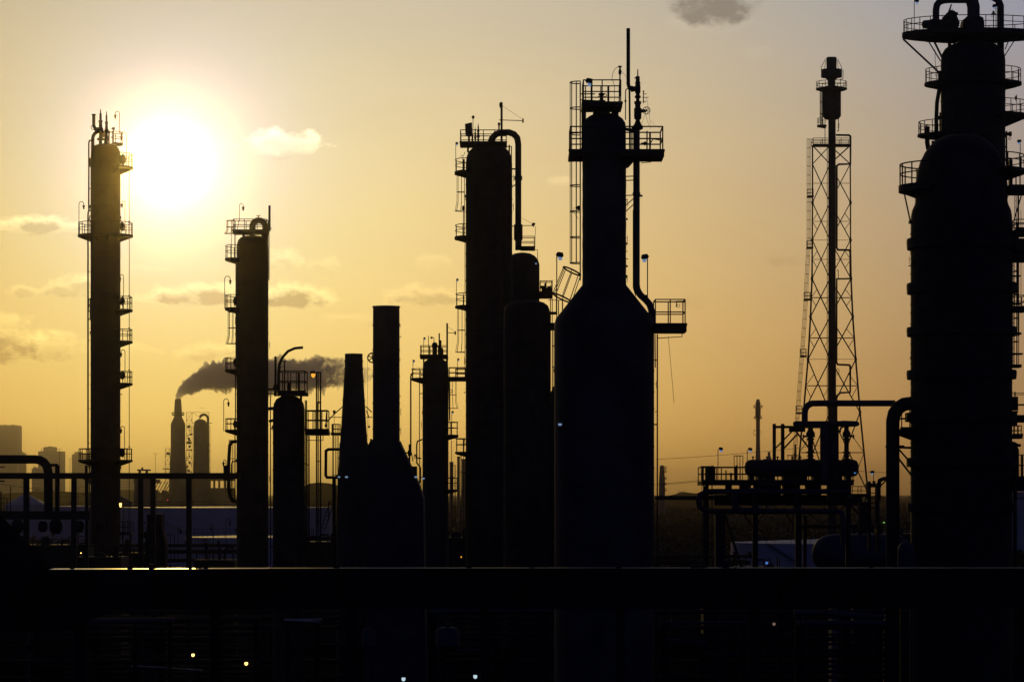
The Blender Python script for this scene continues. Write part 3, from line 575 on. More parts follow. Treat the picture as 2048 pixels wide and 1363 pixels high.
m = MB(t); m.box(2018, 511, 2055, 523, -.8, .8); m.box(2018, 729, 2040, 735, -.5, .5); m.box(2020, 706, 2044, 709, -.3, .3); m.box(2020, 606, 2042, 609, -.3, .3); m.box(2020, 665, 2041, 669, -.3, .3); m.box(2022, 551, 2040, 553, -.3, .3); m.build('bracket', STEEL)
m = MB(t); m.tube([(2022, 786), (2060, 786)], 1.6); m.tube([(2022, 789), (2060, 789)], 1.2)
for i in range(9): m.hlathe(794+i*3.6, [(2022, 1.5), (2036, 1.5), (2036.5, .8)], 0, 8)
m.box(2022, 794, 2034, 820, -.3, .3); m.tube([(2034, 809), (2060, 809)], 3.6); m.tube([(2030, 783), (2030, 792)], 3); m.build('valve_bank', STEEL)
m = MB(t); m.tube([(2020, 837), (2070, 837)], 16, 14); m.tube([(2024, 828), (2034, 826)], 6); m.box(2022, 824, 2032, 850, -.4, .4); m.build('side_nozzle', STEEL)
flat_platform(t, 2022, 2042, 871, 851, -.5, .5, 6, 1.8, .25)
m = MB(t); m.hlathe(890, [(2022, 6), (2034, 5), (2036, 3), (2041, 3), (2042, 1)], 0, 10); m.prism([(2022, 882), (2030, 884), (2036, 900), (2036, 952), (2022, 952)], -.3, .3); m.build('instrument_box', STEEL)
m = MB(t); m.bar([(2034, 909), (2070, 909)], 2.4); m.bar([(2034, 930), (2070, 930)], 3.4); m.box(2042, 909, 2046, 955, -.1, .1); m.box(2024, 952, 2090, 982, -1, 1); m.bar([(2024, 996), (2080, 996)], 2); m.tube([(2030, 982), (2030, 1150)], 8); m.build('lower_walkway', STEEL)
flat_platform(t, 1797, 1826, 858, 817, -.8, .8, 13, 2.4, .5)
m = MB(t); m.box(1812, 825, 1826, 843, -.4, .4); m.tube([(1794, 894), (1826, 895)], 5); m.bar([(1797, 897), (1826, 930)], 4.6); m.bar([(1797, 916), (1826, 954)], 5); m.box(1815, 915, 1826, 933, -.4, .4); m.box(1797, 890, 1808, 894, -.2, .2); m.prism([(1797, 870), (1814, 870), (1824, 880), (1824, 872)], -.3, .3); m.build('pipe_support', STEEL)
t = Thing('large_pipe', 'fat black pipe bending into the right edge column at its lower left', 'pipe', 1786, 146)
m = MB(t); m.tube([(1830, 806.5), (1822, 806), (1808, 808), (1797, 815), (1789, 826), (1785.5, 842), (1785.5, 900), (1785.5, 1500)], 27, 24); m.tube([(1785.5, 891), (1785.5, 895)], 29.5, 24); m.build('pipe_run', STEEL)
m = MB(t); m.tube([(1772, 956), (1766, 957), (1759.5, 960), (1757.5, 968), (1757.5, 1000)], 8, 12); m.tube([(1772, 960), (1760, 972)], 3); m.build('branch_pipe', STEEL)
# ------------------------------------------------------------------ 12: exchanger structure
t = Thing('exchanger_deck', 'raised steel deck with railings carrying the long drum, right of the central column', 'platform', 1550, 190)
flat_platform(t, 1399, 1700, 962, 934, -2.2, 2.2, 8, 2.3, 1.25)
m = MB(t); m.box(1403, 971, 1409, 1500, -2, -1.8); m.box(1414, 960, 1421, 1500, 1.6, 1.8); m.box(1500, 985, 1511, 1500, -2, -1.7); m.box(1585, 985, 1597, 1500, -2, -1.7); m.box(1688, 985, 1698, 1500, -1, -.7); m.build('column_leg', STEEL, smooth=False)
m = MB(t); m.box(1432, 1022, 1452, 1500, .6, 1.2); m.build('concrete_pier', PIPE, smooth=False)
m = MB(t); m.box(1310, 991, 1432, 999, -.2, .2); m.box(1428, 989, 1722, 1010, -.6, .6); m.build('main_beam', STEEL, smooth=False)
m = MB(t); m.bar([(1450, 1030, -1.6), (1488, 1150, -1.6)], 7); m.bar([(1535, 1010, -1.8), (1508, 1056, -1.8)], 3.6); m.bar([(1486, 1024, -1.8), (1506, 1054, -1.8)], 4); m.bar([(1600, 1013), (1640, 1045)], 3); m.bar([(1690, 1010), (1640, 1048)], 3); m.bar([(1700, 1008), (1735, 1048)], 5); m.bar([(1572, 1028, -1.8), (1588, 1050, -1.8)], 4); m.box(1590, 1048, 1760, 1056, -.4, .2); m.box(1605, 1030, 1612, 1500, -.5, -.2); m.build('knee_brace', STEEL)
ladder(t, 1424, 930, 1150, -1, -2, (932, 1130), 20, 1.6, False, .42, 1.1)
for a, b in ((1402, 1428), (1468, 1486)):      # hoop tops of the two ladders
    m = MB(t); y = 932 if a < 1420 else 911
    m.bar([(a, y), (b, y)], 2.4)
    for i in range(4): m.bar([(a+(b-a)*i/3, y), (a+1+(b-a-2)*i/3, 962)], 1.8)
    m.build('hand_hoop', STEEL)
m = MB(t); m.box(1410, 935, 1430, 962, -.4, 0); m.tube([(1452, 940), (1452, 962)], 3); m.tube([(1462, 948), (1462, 962)], 4); m.tube([(1473, 930), (1473, 962)], 5); m.lathe(1462, [(3, 945), (3, 950)], 0, 8); m.build('valve_stand', STEEL)
flood(t, 1436, 898, 962, 1, 1.6, 4.6, -1, BLUEL); flood(t, 1494.5, 899, 940, 1, 1.6, 4.6, -1, LENS)
m = MB(t)
for x0, x1 in ((1497, 1507), (1515, 1525), (1528, 1548), (1565, 1612), (1624, 1640), (1652, 1682), (1690, 1700)): m.box(x0, 950, x1, 963, -.8, .8)
for x0, x1 in ((1452, 1462), (1480, 1500), (1508, 1560), (1566, 1598), (1612, 1640), (1665, 1700)): m.box(x0, 968, x1, 992, -.8, .8)
m.build('saddle', STEEL, smooth=False)
t = Thing('exchanger_drum', 'long horizontal dark drum lying on the raised steel deck', 'vessel', 1602, 190)
m = MB(t); m.hlathe(935.5, [(1489.5, 5), (1491, 11), (1495, 15), (1501, 17), (1527, 17), (1527, 18.5), (1532, 18.5), (1532, 17), (1606, 17), (1606, 18.5), (1612, 18.5), (1612, 17), (1640, 16.6), (1690, 16.6), (1690, 17.5), (1706, 17.5), (1713, 15), (1716.5, 9), (1717, 3)], 0, 36); m.build('drum_shell', CLAD)
m = MB(t)
for x in (1506, 1534, 1555, 1585, 1600): m.lathe(x, [(2.6, 912), (2.6, 914), (1.4, 914.5), (1.4, 921)], 0, 10)
m.bar([(1574, 910), (1596, 910)], 2.4)
for x in (1576, 1583, 1588, 1594): m.bar([(x, 910), (x, 922)], 1.5)
m.box(1589, 888, 1592, 922, -.1, .1); m.build('nozzle', STEEL)
patch_lamp(t, 1622, 937, 2.6, BLUEL, -.75); patch_lamp(t, 1710, 945, 2.6, BLUEL, -.7)
t = Thing('hoist_frame', 'two-post steel hoist frame with braces standing over the long drum', 'frame', 1560, 192)
m = MB(t); m.box(1545.5, 847, 1551.5, 935, -.2, .2); m.box(1562, 847, 1568.5, 935, -.2, .2); m.build('post', STEEL, smooth=False)
m = MB(t); m.box(1549, 851, 1650, 856, -.4, -.21); m.box(1578, 852, 1610, 863, -.2, .2); m.bar([(1551, 896), (1586, 860)], 4); m.bar([(1567, 897), (1596, 866)], 4.6); m.bar([(1592, 862), (1620, 898)], 4.6); m.build('cross_beam', STEEL, smooth=False)
t = Thing('pipe_manifold', 'blue-grey header pipe with flanged drops feeding the long drum', 'pipework', 1655, 188)
m = MB(t); m.hlathe(847, [(1586, 2), (1588, 4.4), (1592, 5.6), (1650, 5.6), (1680, 5.8), (1685, 6.6), (1712, 5.6), (1717, 4), (1719, 1)], 0, 20); m.build('header', PIPE)
for x, w in ((1621, 10.5), (1693, 9.5)):
    m = MB(t); m.tube([(x, 848), (x, 940)], w, 14)
    for y, f in ((866, 1.7), (872, 1.25), (877, 1.5), (904, 1.7), (911, 1.3), (918, 1.8)): m.tube([(x, y-1.5), (x, y+2)], w*f, 14)
    m.prism([(x-w*.5, 860), (x+w*.5, 860), (x+w*.8, 867), (x+w*.8, 874), (x-w*.8, 874), (x-w*.8, 867)], -.2, .2)
    s = -1 if x < 1650 else 1
    m.tube([(x, 871), (x+s*16, 872.5)], [6, 3]); m.tube([(x+s*14, 868), (x+s*14, 877)], 3); m.build('valve_drop', STEEL)
m = MB(t); m.tube([(1648, 850), (1648, 960)], 16, 16); m.box(1656, 850, 1679, 1000, .4, .9); m.tube([(1680, 864)]+arc(1689, 861, 9, 190, 90, 5), 4); m.build('drop_pipe', PIPE)
m = MB(t); m.tube([(1609.5, 850), (1609.5, 826), (1611, 817), (1616, 810), (1624, 806.3), (1640, 806), (1700, 806), (1790, 806)], 12.6, 18); m.build('feed_pipe', PIPE)
m = MB(t); m.tube([(1700, 982), (1480, 982)]+[(1425, 982), (1412, 983), (1400, 989), (1397, 1002), (1400, 1014), (1412, 1021), (1425, 1022), (1675, 1022), (1684, 1026), (1686, 1036), (1686, 1090)], 11, 16); m.build('expansion_loop', PIPE)
m = MB(t); m.tube([(1520, 981, -.4), (1482, 982, -.4), (1472, 988, -.4), (1469, 1000, -.4), (1471, 1014, -.4), (1480, 1021, -.4), (1520, 1022, -.4)], 14, 16); m.build('expansion_loop', PIPE)
t = Thing('process_skid', 'small crowded valve skid with a lamp pole left of the fat pipe', 'equipment', 1742, 170)
m = MB(t); m.box(1733, 966, 1760, 974, -.6, .6); m.box(1736, 962, 1740, 1100, -.5, .5); m.box(1752, 974, 1757, 1100, -.5, .5)
for y in (985, 995, 1005, 1016): m.bar([(1733, y), (1760, y)], 2.6)
m.box(1718, 1003, 1740, 1060, -.5, .5); m.lathe(1748, [(2, 961), (4, 964), (2, 966)], 0, 10); m.build('frame', STEEL)
flood(t, 1747, 944, 966, -1, 1.4, 4.4, -.2); patch_lamp(t, 1768, 1044, 2.2, glow('green lamp glow', (.3, .8, .15), .7), -.8)
flat_platform(t, 1700, 1738, 990, 972, -.8, .8, 3, 1.5, .5)

# ------------------------------------------------------------------ 13: left pipe rack
t = Thing('pipe_rack', 'open pipe rack with two long beams crossing in front of the left column', 'pipe rack', 230, 205)
m = MB(t); m.box(-260, 945, 480, 957, -.3, .3); m.build('beam', STEEL, smooth=False)
m = MB(t); m.tube([(240, 947.6, -.25), (478, 947.6, -.25)], 2.2, 8); m.build('cable_conduit', GALV)
m = MB(t); m.box(-260, 1021, 181, 1038, -.3, .3); m.build('beam', STEEL, smooth=False)
for x, w in ((-60, 11), (53, 11), (148, 10), (173.5, 6), (281.5, 10), (306, 10), (378, 10.5)):
    m = MB(t); m.box(x-w/2, 957, x+w/2, 1500, -.18, .18); m.build('post', STEEL, smooth=False)
m = MB(t); m.bar([(173, 920), (180, 940)], 2); m.box(170, 930, 175, 950, -.1, .1); m.bar([(176, 930), (182, 935)], 2); m.build('bracket', STEEL, smooth=False)
m = MB(t); m.tube([(-200, 918)]+[(70, 918), (80, 919.5), (88, 924), (94, 932), (96.5, 944), (97, 1030)], 17.5, 20); m.build('large_pipe', STEEL)
m = MB(t); m.tube([(100, 929.5), (116, 929.5)], 6, 12); m.tube([(114.5, 930), (114.5, 1040)], 9, 12); m.tube([(114.5, 930), (114.5, 938)], 6); m.build('drop_pipe', STEEL)
m = MB(t); m.bar([(0, 1005), (22, 1005)], 2); m.bar([(0, 996), (22, 996)], 1.6); m.tube([(21, 972), (21, 1022)], 2); m.tube([(14, 996), (14, 1022)], 2); m.tube([(2, 982), (2, 1022)], 3); m.tube([(8, 990), (8, 1022)], 1.6); m.box(-20, 932, 9, 934.5, -.1, .1); m.box(-20, 960, 9, 963, -.1, .1); m.build('railing', STEEL)
m = MB(t)
for x, r in ((35, 14), (86, 11), (112, 15), (158, 12), (200, 12)): m.hlathe(1052, [(x-r*.8, r*.6), (x-r*.5, r), (x+r*.5, r), (x+r*.8, r*.5)], 0, 14)
m.build('pump_head', STEEL)
t = Thing('hopper', 'small dark flare-footed hopper on the rack below the crossing beam', 'hopper', 313, 215)
m = MB(t); m.prism([(297, 1027), (326, 1027), (326, 1055), (333, 1085), (334, 1500), (290, 1500), (293, 1070), (296, 1055)], -.8, .8); m.build('hopper_body', STEEL, smooth=False)
m = MB(t); m.tube([(286, 1060), (286, 1045), (292, 1045)], 4); m.box(284, 1062, 292, 1075, -.2, .2); m.bar([(333, 1068), (349, 1068)], 2); m.bar([(349, 1068), (349, 1120)], 2); m.bar([(341, 1068), (341, 1120)], 1.6); m.build('feed_pipe', STEEL)
t = Thing('work_platform', 'low railed work platform at the foot of the column beside the sun', 'platform', 255, 258)
flat_platform(t, 241, 265, 1065, 1042, -1, 1, 4, 1.8, .5); goose(t, 247, 1000, 1065, -6, 0, 1.3, YELLOW)
m = MB(t); m.box(244, 1069, 247, 1200, -.1, .1); m.box(260, 1069, 263, 1200, -.1, .1); m.build('leg', STEEL)

# low pipe racks closing off the yard
def lowrack(Y, rows, x0, x1, label, posts, mt, seed):
    t = Thing('pipe_rack', label, 'pipe rack', (x0+x1)/2, Y, 'low pipe racks in the yard'); rnd = random.Random(seed)
    for y, w in rows:
        m = MB(t); m.tube([(x0, y, rnd.uniform(-1, 1)), (x1, y, rnd.uniform(-1, 1))], w, 10); m.build('pipe_run', mt)
    n = posts
    for i in range(n):
        x = x0+(x1-x0)*(i+.5)/n
        m = MB(t); m.box(x-3, rows[0][0]-6, x+3, HY+H*F/Y+4, -.2, .2); m.box(x-14, rows[-1][0]+rows[-1][1]/2+.5, x+14, rows[-1][0]+rows[-1][1]/2+5, -1.6, -.22); m.build('trestle', STEEL, smooth=False)
    for i in range(n*2):
        x = rnd.uniform(x0, x1); r = rnd.uniform(4, 9); y = rows[0][0]-r*.6
        m = MB(t); m.lathe(x, [(r*.3, y-r), (r, y-r*.8), (r*.5, y-r*.7), (r*.4, y-r*.1), (r*.9, y), (r*.9, y+r), (r*.4, y+r*1.1)], 0, 12); m.build('valve', STEEL)
lowrack(300, [(1090, 7), (1102, 9), (1120, 8)], -150, 475, 'low rack of parallel pipes behind the left pipe rack', 5, STEEL, 1)
lowrack(290, [(1076, 9), (1094, 11), (1115, 10)], 600, 1000, 'low rack of parallel pipes at the feet of the chimneys', 5, STEEL, 2)
lowrack(310, [(1112, 7), (1124, 9)], 1315, 1500, 'low rack of parallel pipes right of the central column', 3, STEEL, 3)

def lowblock(x0, x1, ytop, Y, label, seed):
    t = Thing('process_unit', label, 'plant', (x0+x1)/2, Y, 'low dark process units in the yard'); rnd = random.Random(seed); yb = HY+H*F/Y+4
    m = MB(t); m.box(x0, ytop+26, x1, yb, -2.5, 2.5); m.build('housing', STEEL, smooth=False)
    x = x0+3; n = 0
    while x < x1-8:
        w = rnd.uniform(6, 22); h = rnd.uniform(0, 22); q = rnd.random(); m = MB(t); w = min(w, x1-3-x)
        if q < .35: m.lathe(x+w/2, [(w*.1, ytop+h-2), (w*.35, ytop+h), (w*.46, ytop+h+4), (w*.46, yb)], -1, 16); m.build('drum', STEEL)
        elif q < .7:
            for xx in (x+1, x+w-1): m.box(xx-1, ytop+h, xx+1, ytop+27, -1.5, -1.3)
            for yy in (ytop+h, ytop+h+8, ytop+h+16): m.bar([(x, yy, -1.4), (x+w, yy, -1.4)], 1.6)
            m.build('pipe_frame', STEEL, smooth=False)
        else: m.tube([(x+2, yb-5, -1), (x+2, ytop+h+5, -1), (x+5, ytop+h, -1), (x+w, ytop+h, -1), (x+w, yb-5, -1)], 4, 10); m.build('pipe_run', STEEL)
        x += w+rnd.uniform(0, 6)
def yardrack(x0, x1, Y, label, seed, n=13):
    t = Thing('pipe_rack', label, 'pipe rack', (x0+x1)/2, Y, 'pipe racks under the gallery'); rnd = random.Random(seed)
    for i in range(n):
        y = 1222+i*11+rnd.uniform(-2, 2); a = x0+rnd.uniform(0, .35)*(x1-x0)*(i % 3 > 0); b = x1-rnd.uniform(0, .35)*(x1-x0)*(i % 3 > 1); w = rnd.uniform(4, 11); d = rnd.uniform(-1.5, 1.5)
        m = MB(t); P = [(a, y, d), (b, y, d)]
        if rnd.random() < .5: P = [(a, y, d), (b-12, y, d), (b-3, y+3, d), (b, y+12, d), (b, y+60, d)]
        m.tube(P, w, 12)
        for q in (.25, .6): xx = a+(b-20-a)*q; m.tube([(xx, y, d), (xx+2.5, y, d)], w*1.4, 12)
        m.build('pipe_run', STEEL)
    k = int((x1-x0)/150)+1
    for i in range(k+1):
        x = x0+(x1-x0)*i/k
        m = MB(t); m.box(x-5, 1216, x+5, HY+H*F/Y+4, 1.8, 2.1); m.build('post', SOOT, smooth=False)
        m = MB(t); m.box(x-1.5, 1228, x+1.5, 1234, -1.7, 1.8); m.box(x-1.5, 1290, x+1.5, 1296, -1.7, 1.8); m.build('cross_beam', SOOT, smooth=False)
yardrack(-60, 560, 186, 'dark pipe rack under the gallery at the lower left', 51)
yardrack(600, 1120, 188, 'dark pipe rack under the gallery below the chimneys', 52)
yardrack(1300, 2100, 184, 'dark pipe rack under the gallery at the lower right', 53)
lowblock(600, 700, 1056, 270, 'low dark jumble of drums and pipes at the foot of the tapered chimney', 41)
lowblock(830, 945, 1048, 275, 'low dark jumble of drums and frames at the foot of the slender column', 42)
lowblock(-40, 180, 1062, 280, 'low dark jumble of pipes under the left rack', 43)
lowblock(232, 300, 1078, 285, 'small dark cluster of drums right of the column beside the sun', 44)
lowblock(1700, 1830, 1040, 250, 'low dark cluster of pipes at the foot of the fat pipe', 45)
lowblock(392, 474, 1092, 292, 'low dark drums and pipe frames in front of the small rimmed tank', 46)
lowblock(1405, 1560, 1106, 288, 'low dark frames and drums in front of the pale-roofed tank', 47)
lowblock(150, 250, 1086, 240, 'low dark pipework around the foot of the column beside the sun', 48)
for x, y, dx, lb in ((356, 1068, 5, 'small hooked yard lamp left of the rimmed tank'), (452, 1050, 8, 'hooked yard lamp standing against the second column'), (427, 1062, -5, 'short hooked yard lamp on the rim of the small tank')):
    t = Thing('hooked_lamp', lb, 'lamp', x, 300, 'hooked yard lamps'); goose(t, x, y-14, HY+H*F/300+2, dx, 0, 1.4)
# ------------------------------------------------------------------ 14: long foreground duct and what is under it
t = Thing('covered_conveyor', 'long flat dark enclosed gallery crossing the whole foreground, sloping up at left', 'conveyor', 1000, 88)
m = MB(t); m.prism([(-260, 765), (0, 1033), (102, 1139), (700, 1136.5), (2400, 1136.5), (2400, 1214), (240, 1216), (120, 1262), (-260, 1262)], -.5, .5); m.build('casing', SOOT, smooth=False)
for a, b, tm in (((104, 1137.6), (302, 1137.2), GALV), ((312, 1137.2), (400, 1136.6), GALV), ((402, 1136.6), (540, 1136), TROOF), ((541, 1136), (700, 1135.7), PIPE), ((702, 1135.7), (1090, 1135.4), PIPE), ((1092, 1135.4), (1440, 1135.4), PIPE), ((1442, 1135.4), (2400, 1135.4), PIPE)):  # glint's fading put into the materials: shiny left end, pale length, dull dark rest
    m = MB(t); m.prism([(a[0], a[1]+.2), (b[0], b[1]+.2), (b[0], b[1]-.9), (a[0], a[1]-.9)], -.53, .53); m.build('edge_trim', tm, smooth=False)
m = MB(t); rj = random.Random(8)
for i in range(34):
    x = 120+i*62+rj.uniform(-12, 12); m.box(x-1, 1137.5, x+1, 1213, -.53, -.501)
m.build('panel_seam', SOOT, smooth=False)
for i in range(12):
    x = rj.uniform(120, 2040); hh = rj.uniform(2, 5); m = MB(t); m.box(x, 1136.6-hh, x+rj.uniform(3, 12), 1136.3, -.3, .1); m.build('top_fitting', SOOT, smooth=False)
m = MB(t)
for i in range(9):
    x = 160+i*270; m.box(x-8, 1213, x+8, 2000, -.3, .1)
m.build('support_leg', SOOT, smooth=False)
m = MB(t); m.box(303, 1126, 311, 1150, -.7, -.51); m.box(1380, 1128, 1410, 1133.8, -.4, -.2); m.tube([(1452, 1132), (1470, 1129)], 4, 8, ); m.build('clamp', STEEL, smooth=False)
def runpipe(label, Y, pts, w, mt=PIPE, stand=None, grp='blue-grey pipes under the gallery'):
    t = Thing('pipe', label, 'pipe', pts[0][0], Y, grp); m = MB(t)
    m.tube(pts, w, 16)
    for i in (.3, .7):
        a, b = pts[0], pts[-1]; m.tube([(a[0]+(b[0]-a[0])*i, a[1]+(b[1]-a[1])*i), (a[0]+(b[0]-a[0])*i+3, a[1]+(b[1]-a[1])*i)], w*1.15, 16)
    m.build('pipe_run', mt)
    m = MB(t)
    for x, y in ((pts[0][0]+8, pts[0][1]), (pts[-1][0]-8, pts[-1][1])): m.box(x-3, y+w/2, x+3, HY+H*F/Y+4, -.15, .15)
    m.build('pipe_support', SOOT, smooth=False)
runpipe('pale blue pipe under the gallery at far left', 130, [(-40, 1243), (90, 1243), (348, 1240)], 13)
runpipe('dim pipe with orange glints under the gallery left of centre', 140, [(262, 1239), (520, 1237)], 9, STEEL)
runpipe('pair of crossing pipes glinting orange below the chimneys, upper one', 150, [(568, 1238.5), (644, 1238)], 4, GALV)
runpipe('pair of crossing pipes glinting orange below the chimneys, lower one', 148, [(568, 1239), (640, 1243)], 4, GALV)
runpipe('blue pipe under the gallery below the thick column', 135, [(860, 1222), (1100, 1219)], 10)
runpipe('thin sloping pipe below the thick column near the bottom edge', 150, [(878, 1296), (985, 1302)], 4)
runpipe('upper blue pipe of the pair at lower right', 130, [(1588, 1224), (1640, 1225), (1768, 1233)], 11)
runpipe('lower straight blue pipe of the pair at lower right', 128, [(1596, 1245), (1780, 1245)], 11)
runpipe('thin blue pipe under the gallery right of the central column', 140, [(1320, 1245), (1495, 1244)], 6)
runpipe('short sloping blue pipe at bottom right of the central column', 145, [(1322, 1278), (1412, 1284)], 7)
runpipe('glinting small pipe low at bottom left between the yellow lamps', 160, [(262, 1330), (330, 1334), (405, 1339)], 2.4, GALV)
for cx, cy, Y, lb in ((737, 1272, 160, 'small upright blue pot under the gallery below the square chimney'), (895, 1270, 150, 'rounded blue vessel head under the gallery below the thick column')):
    t = Thing('small_vessel', lb, 'vessel', cx, Y, 'small vessels under the gallery'); m = MB(t)
    r = 13 if cx < 800 else 24
    m.lathe(cx, [(r*.3, cy-18), (r*.8, cy-15), (r, cy-8), (r, cy+20), (r*.6, cy+26)], 0, 28); m.build('vessel_shell', PIPE)
    m = MB(t); m.lathe(cx, [(r*.15, cy-24), (r*.3, cy-23.5), (r*.3, cy-21), (r*.15, cy-17)], 0, 10); m.build('nozzle', STEEL)
    m = MB(t)
    for s in (-1, 1): m.box(cx+s*r*.6-2, cy+20, cx+s*r*.6+2, HY+H*F/Y+4, -.1, .1)
    m.build('leg', STEEL, smooth=False)
def yardlamp(x, y, Y, lb, gm, s=3.2):
    t = Thing('yard_lamp', lb, 'lamp', x, Y, 'yard lamps glowing in the dark'); m = MB(t)
    m.tube([(x+s*2.6, HY+H*F/Y+4), (x+s*2.6, y-s*2.5), (x+s*1.6, y-s*3.2), (x, y-s*2)], 1.8, 8); m.build('pole', STEEL)
    m = MB(t); m.lathe(x, [(s*.3, y-s*2.1), (s*1.2, y-s*1.3), (s*1.2, y-s*.9)], 0, 14); m.build('shade', STEEL)
    m = MB(t); m.lathe(x, [(s*.8, y-s*.9), (s, y-s*.3), (s*.9, y+s*.5), (s*.4, y+s)], 0, 14); m.build('bulb', gm)
yardlamp(386, 1309, 172, 'left of the two yellow yard lamps glowing at the lower left', YELLOW, 3.2)
yardlamp(492.5, 1326, 170, 'right of the two yellow yard lamps glowing at the lower left', YELLOW, 3.4)
yardlamp(807, 1357, 172, 'white yard lamp at the bottom edge below the square chimney', COOL, 4)
yardlamp(950.5, 1352, 172, 'white yard lamp at the bottom edge below the thick column', COOL, 4)
yardlamp(922.5, 1113, 250, 'tiny orange lamp just above the gallery left of the thick column', AMBER, 1.4)
yardlamp(1533.5, 1125, 260, 'pale blue lamp just above the gallery in front of the right-hand tank', BLUEL, 2.8)
yardlamp(1595, 1112, 262, 'small white lamp on the post beside the right-hand tank', COOL, 1.4)
yardlamp(973, 1242, 176, 'faint olive lamp under the gallery below the thick column', mat('unlit lamp glass', (.25, .22, .12), .5), 2.4)
yardlamp(1548, 1247, 176, 'dim pinkish lamp under the gallery at right', glow('pink lamp glow', (.35, .22, .18), .5), 3)
yardlamp(162, 1105, 240, 'small orange-white lamp low beside the column near the sun', YELLOW, 1.2)

# ------------------------------------------------------------------ 15: tanks, bullet vessel
def tank(cx, r, ytop, Y, label, cone=3, mt=TANK, rt=TROOF, rail=True):
    t = Thing('storage_tank', label, 'tank', cx, Y, 'storage tanks beyond the plant')
    m = MB(t); yb = HY+H*F/Y; k = t.k
    m.lathe(cx, [(r, ytop)]+[(r*(1.0015 if i % 2 else 1), ytop+(yb-ytop)*(i+1)/8) for i in range(8)], 0, 72, False); m.build('tank_wall', mt)
    m = MB(t); m.lathe(cx, [(.5, ytop-cone), (r*.99, ytop-.15), (r*1.006, ytop-.15), (r*1.006, ytop+.4)], 0, 72); m.build('tank_roof', rt)
    if rail:
        m = MB(t); c = m.w(cx, ytop); q = r*.995*k
        for hz in (.55, 1.1):
            m.tubeW([(c.x+q*math.cos(2*math.pi*i/60), c.y+q*math.sin(2*math.pi*i/60), c.z+hz) for i in range(61)], .025, 4, False)
        for i in range(60): a = 2*math.pi*i/60; m.tubeW([(c.x+q*math.cos(a), c.y+q*math.sin(a), c.z), (c.x+q*math.cos(a), c.y+q*math.sin(a), c.z+1.1)], .025, 4)
        m.build('railing', STEEL)
        m = MB(t)
        for i in range(28):
            a = R(230+i*2.2); z = c.z-(c.z*(i/28)); m.boxW((c.x+q*1.02*math.cos(a)-.35, c.y+q*1.02*math.sin(a)-.35, z-.05), (c.x+q*1.02*math.cos(a)+.35, c.y+q*1.02*math.sin(a)+.35, z))
        m.build('spiral_stair', STEEL, smooth=False)
tank(450, 215, 1014, 560, 'very wide pale purple tank seen behind the second column', 2.2)
tank(500, 128, 1073, 400, 'nearer small tank with an orange-lit rim behind the second column', 4)
tank(1640, 178, 1084, 390, 'low tank with a pale bluish roof below the exchanger deck', 7)
tank(52, 42, 1008, 900, 'little cone-roofed tank at the far left under the rack', 23, TANK, TANK, False)
tank(160, 70, 1012, 840, 'low flat tank with a bright roof between the rack posts at left', 1.6)
tank(2075, 70, 983, 700, 'blue-grey tank peeping out at the right edge', 1)
t = Thing('bullet_tank', 'round-ended horizontal pressure tank low at right in front of the banded column', 'tank', 1715, 205)
m = MB(t); m.hlathe(1107, [(1624, 4), (1627, 16), (1634, 27), (1645, 35), (1660, 39), (1680, 40), (1790, 40), (1805, 36), (1815, 26), (1820, 10)], 0, 48); m.build('drum_shell', PIPE)
m = MB(t); m.box(1660, 1120, 1672, HY+H*F/205+4, -1, 1); m.box(1770, 1120, 1782, HY+H*F/205+4, -1, 1); m.build('saddle', CONC, smooth=False)
m = MB(t); m.lathe(1720, [(6, 1058), (6, 1061), (4, 1062), (4, 1070)], 0, 14); m.build('manway', STEEL)
t = Thing('round_vessel', 'small glinting round vessel end beside the foot of the fat pipe', 'vessel', 1812, 135)
m = MB(t); m.lathe(1812, [(3, 1083), (9, 1085), (14, 1090), (17, 1098), (17, 1160), (12, 1168)], 0, 28); m.build('vessel_shell', PIPE)
m = MB(t); m.box(1800, 1160, 1804, 1600, -.1, .1); m.box(1820, 1160, 1824, 1600, -.1, .1); m.build('leg', STEEL)

# ------------------------------------------------------------------ 16: far refinery with smoke
Yf = 2700; qf = 1250/Yf
t = Thing('far_chimney', 'distant bottle-shaped chimney giving off the smoke plume', 'chimney', 356, Yf, 'distant refinery units at left')
m = MB(t); m.lathe(356, [(5.5, 797), (6.2, 799), (7.6, 818), (7.8, 833), (14, 846), (14.6, 850), (14.6, 900), (17, 950), (19, 1052)], 0, 28); m.build('shell', FAR)
platform(t, 356, 8, 12.5, 829, 824, -180, 180, 1, 1.5, 0, .6)
t = Thing('far_column', 'distant refinery column with a hooked pipe right of the smoking chimney', 'column', 401, Yf, 'distant refinery units at left')
m = MB(t); m.lathe(401, [(3, 838), (9, 840), (12.5, 845), (13.6, 852), (13.6, 915), (15, 950), (18, 1052)], 0, 28); m.build('shell', FAR)
m = MB(t)
for yy in range(852, 1000, 12): m.bar([(386, yy), (420, yy+1)], .9); m.bar([(412, yy), (420, yy+12)], .8)
for xx in (386.5, 413, 420): m.bar([(xx, 850), (xx, 1050)], 1.1)
m.build('lattice_frame', FAR, smooth=False)
m = MB(t); m.tube([(400, 842), (399, 834)]+arc(407.5, 837, 8.5, 170, 0, 8)+[(416, 850), (416.5, 1000)], 5, 10); m.build('overhead_pipe', FAR)
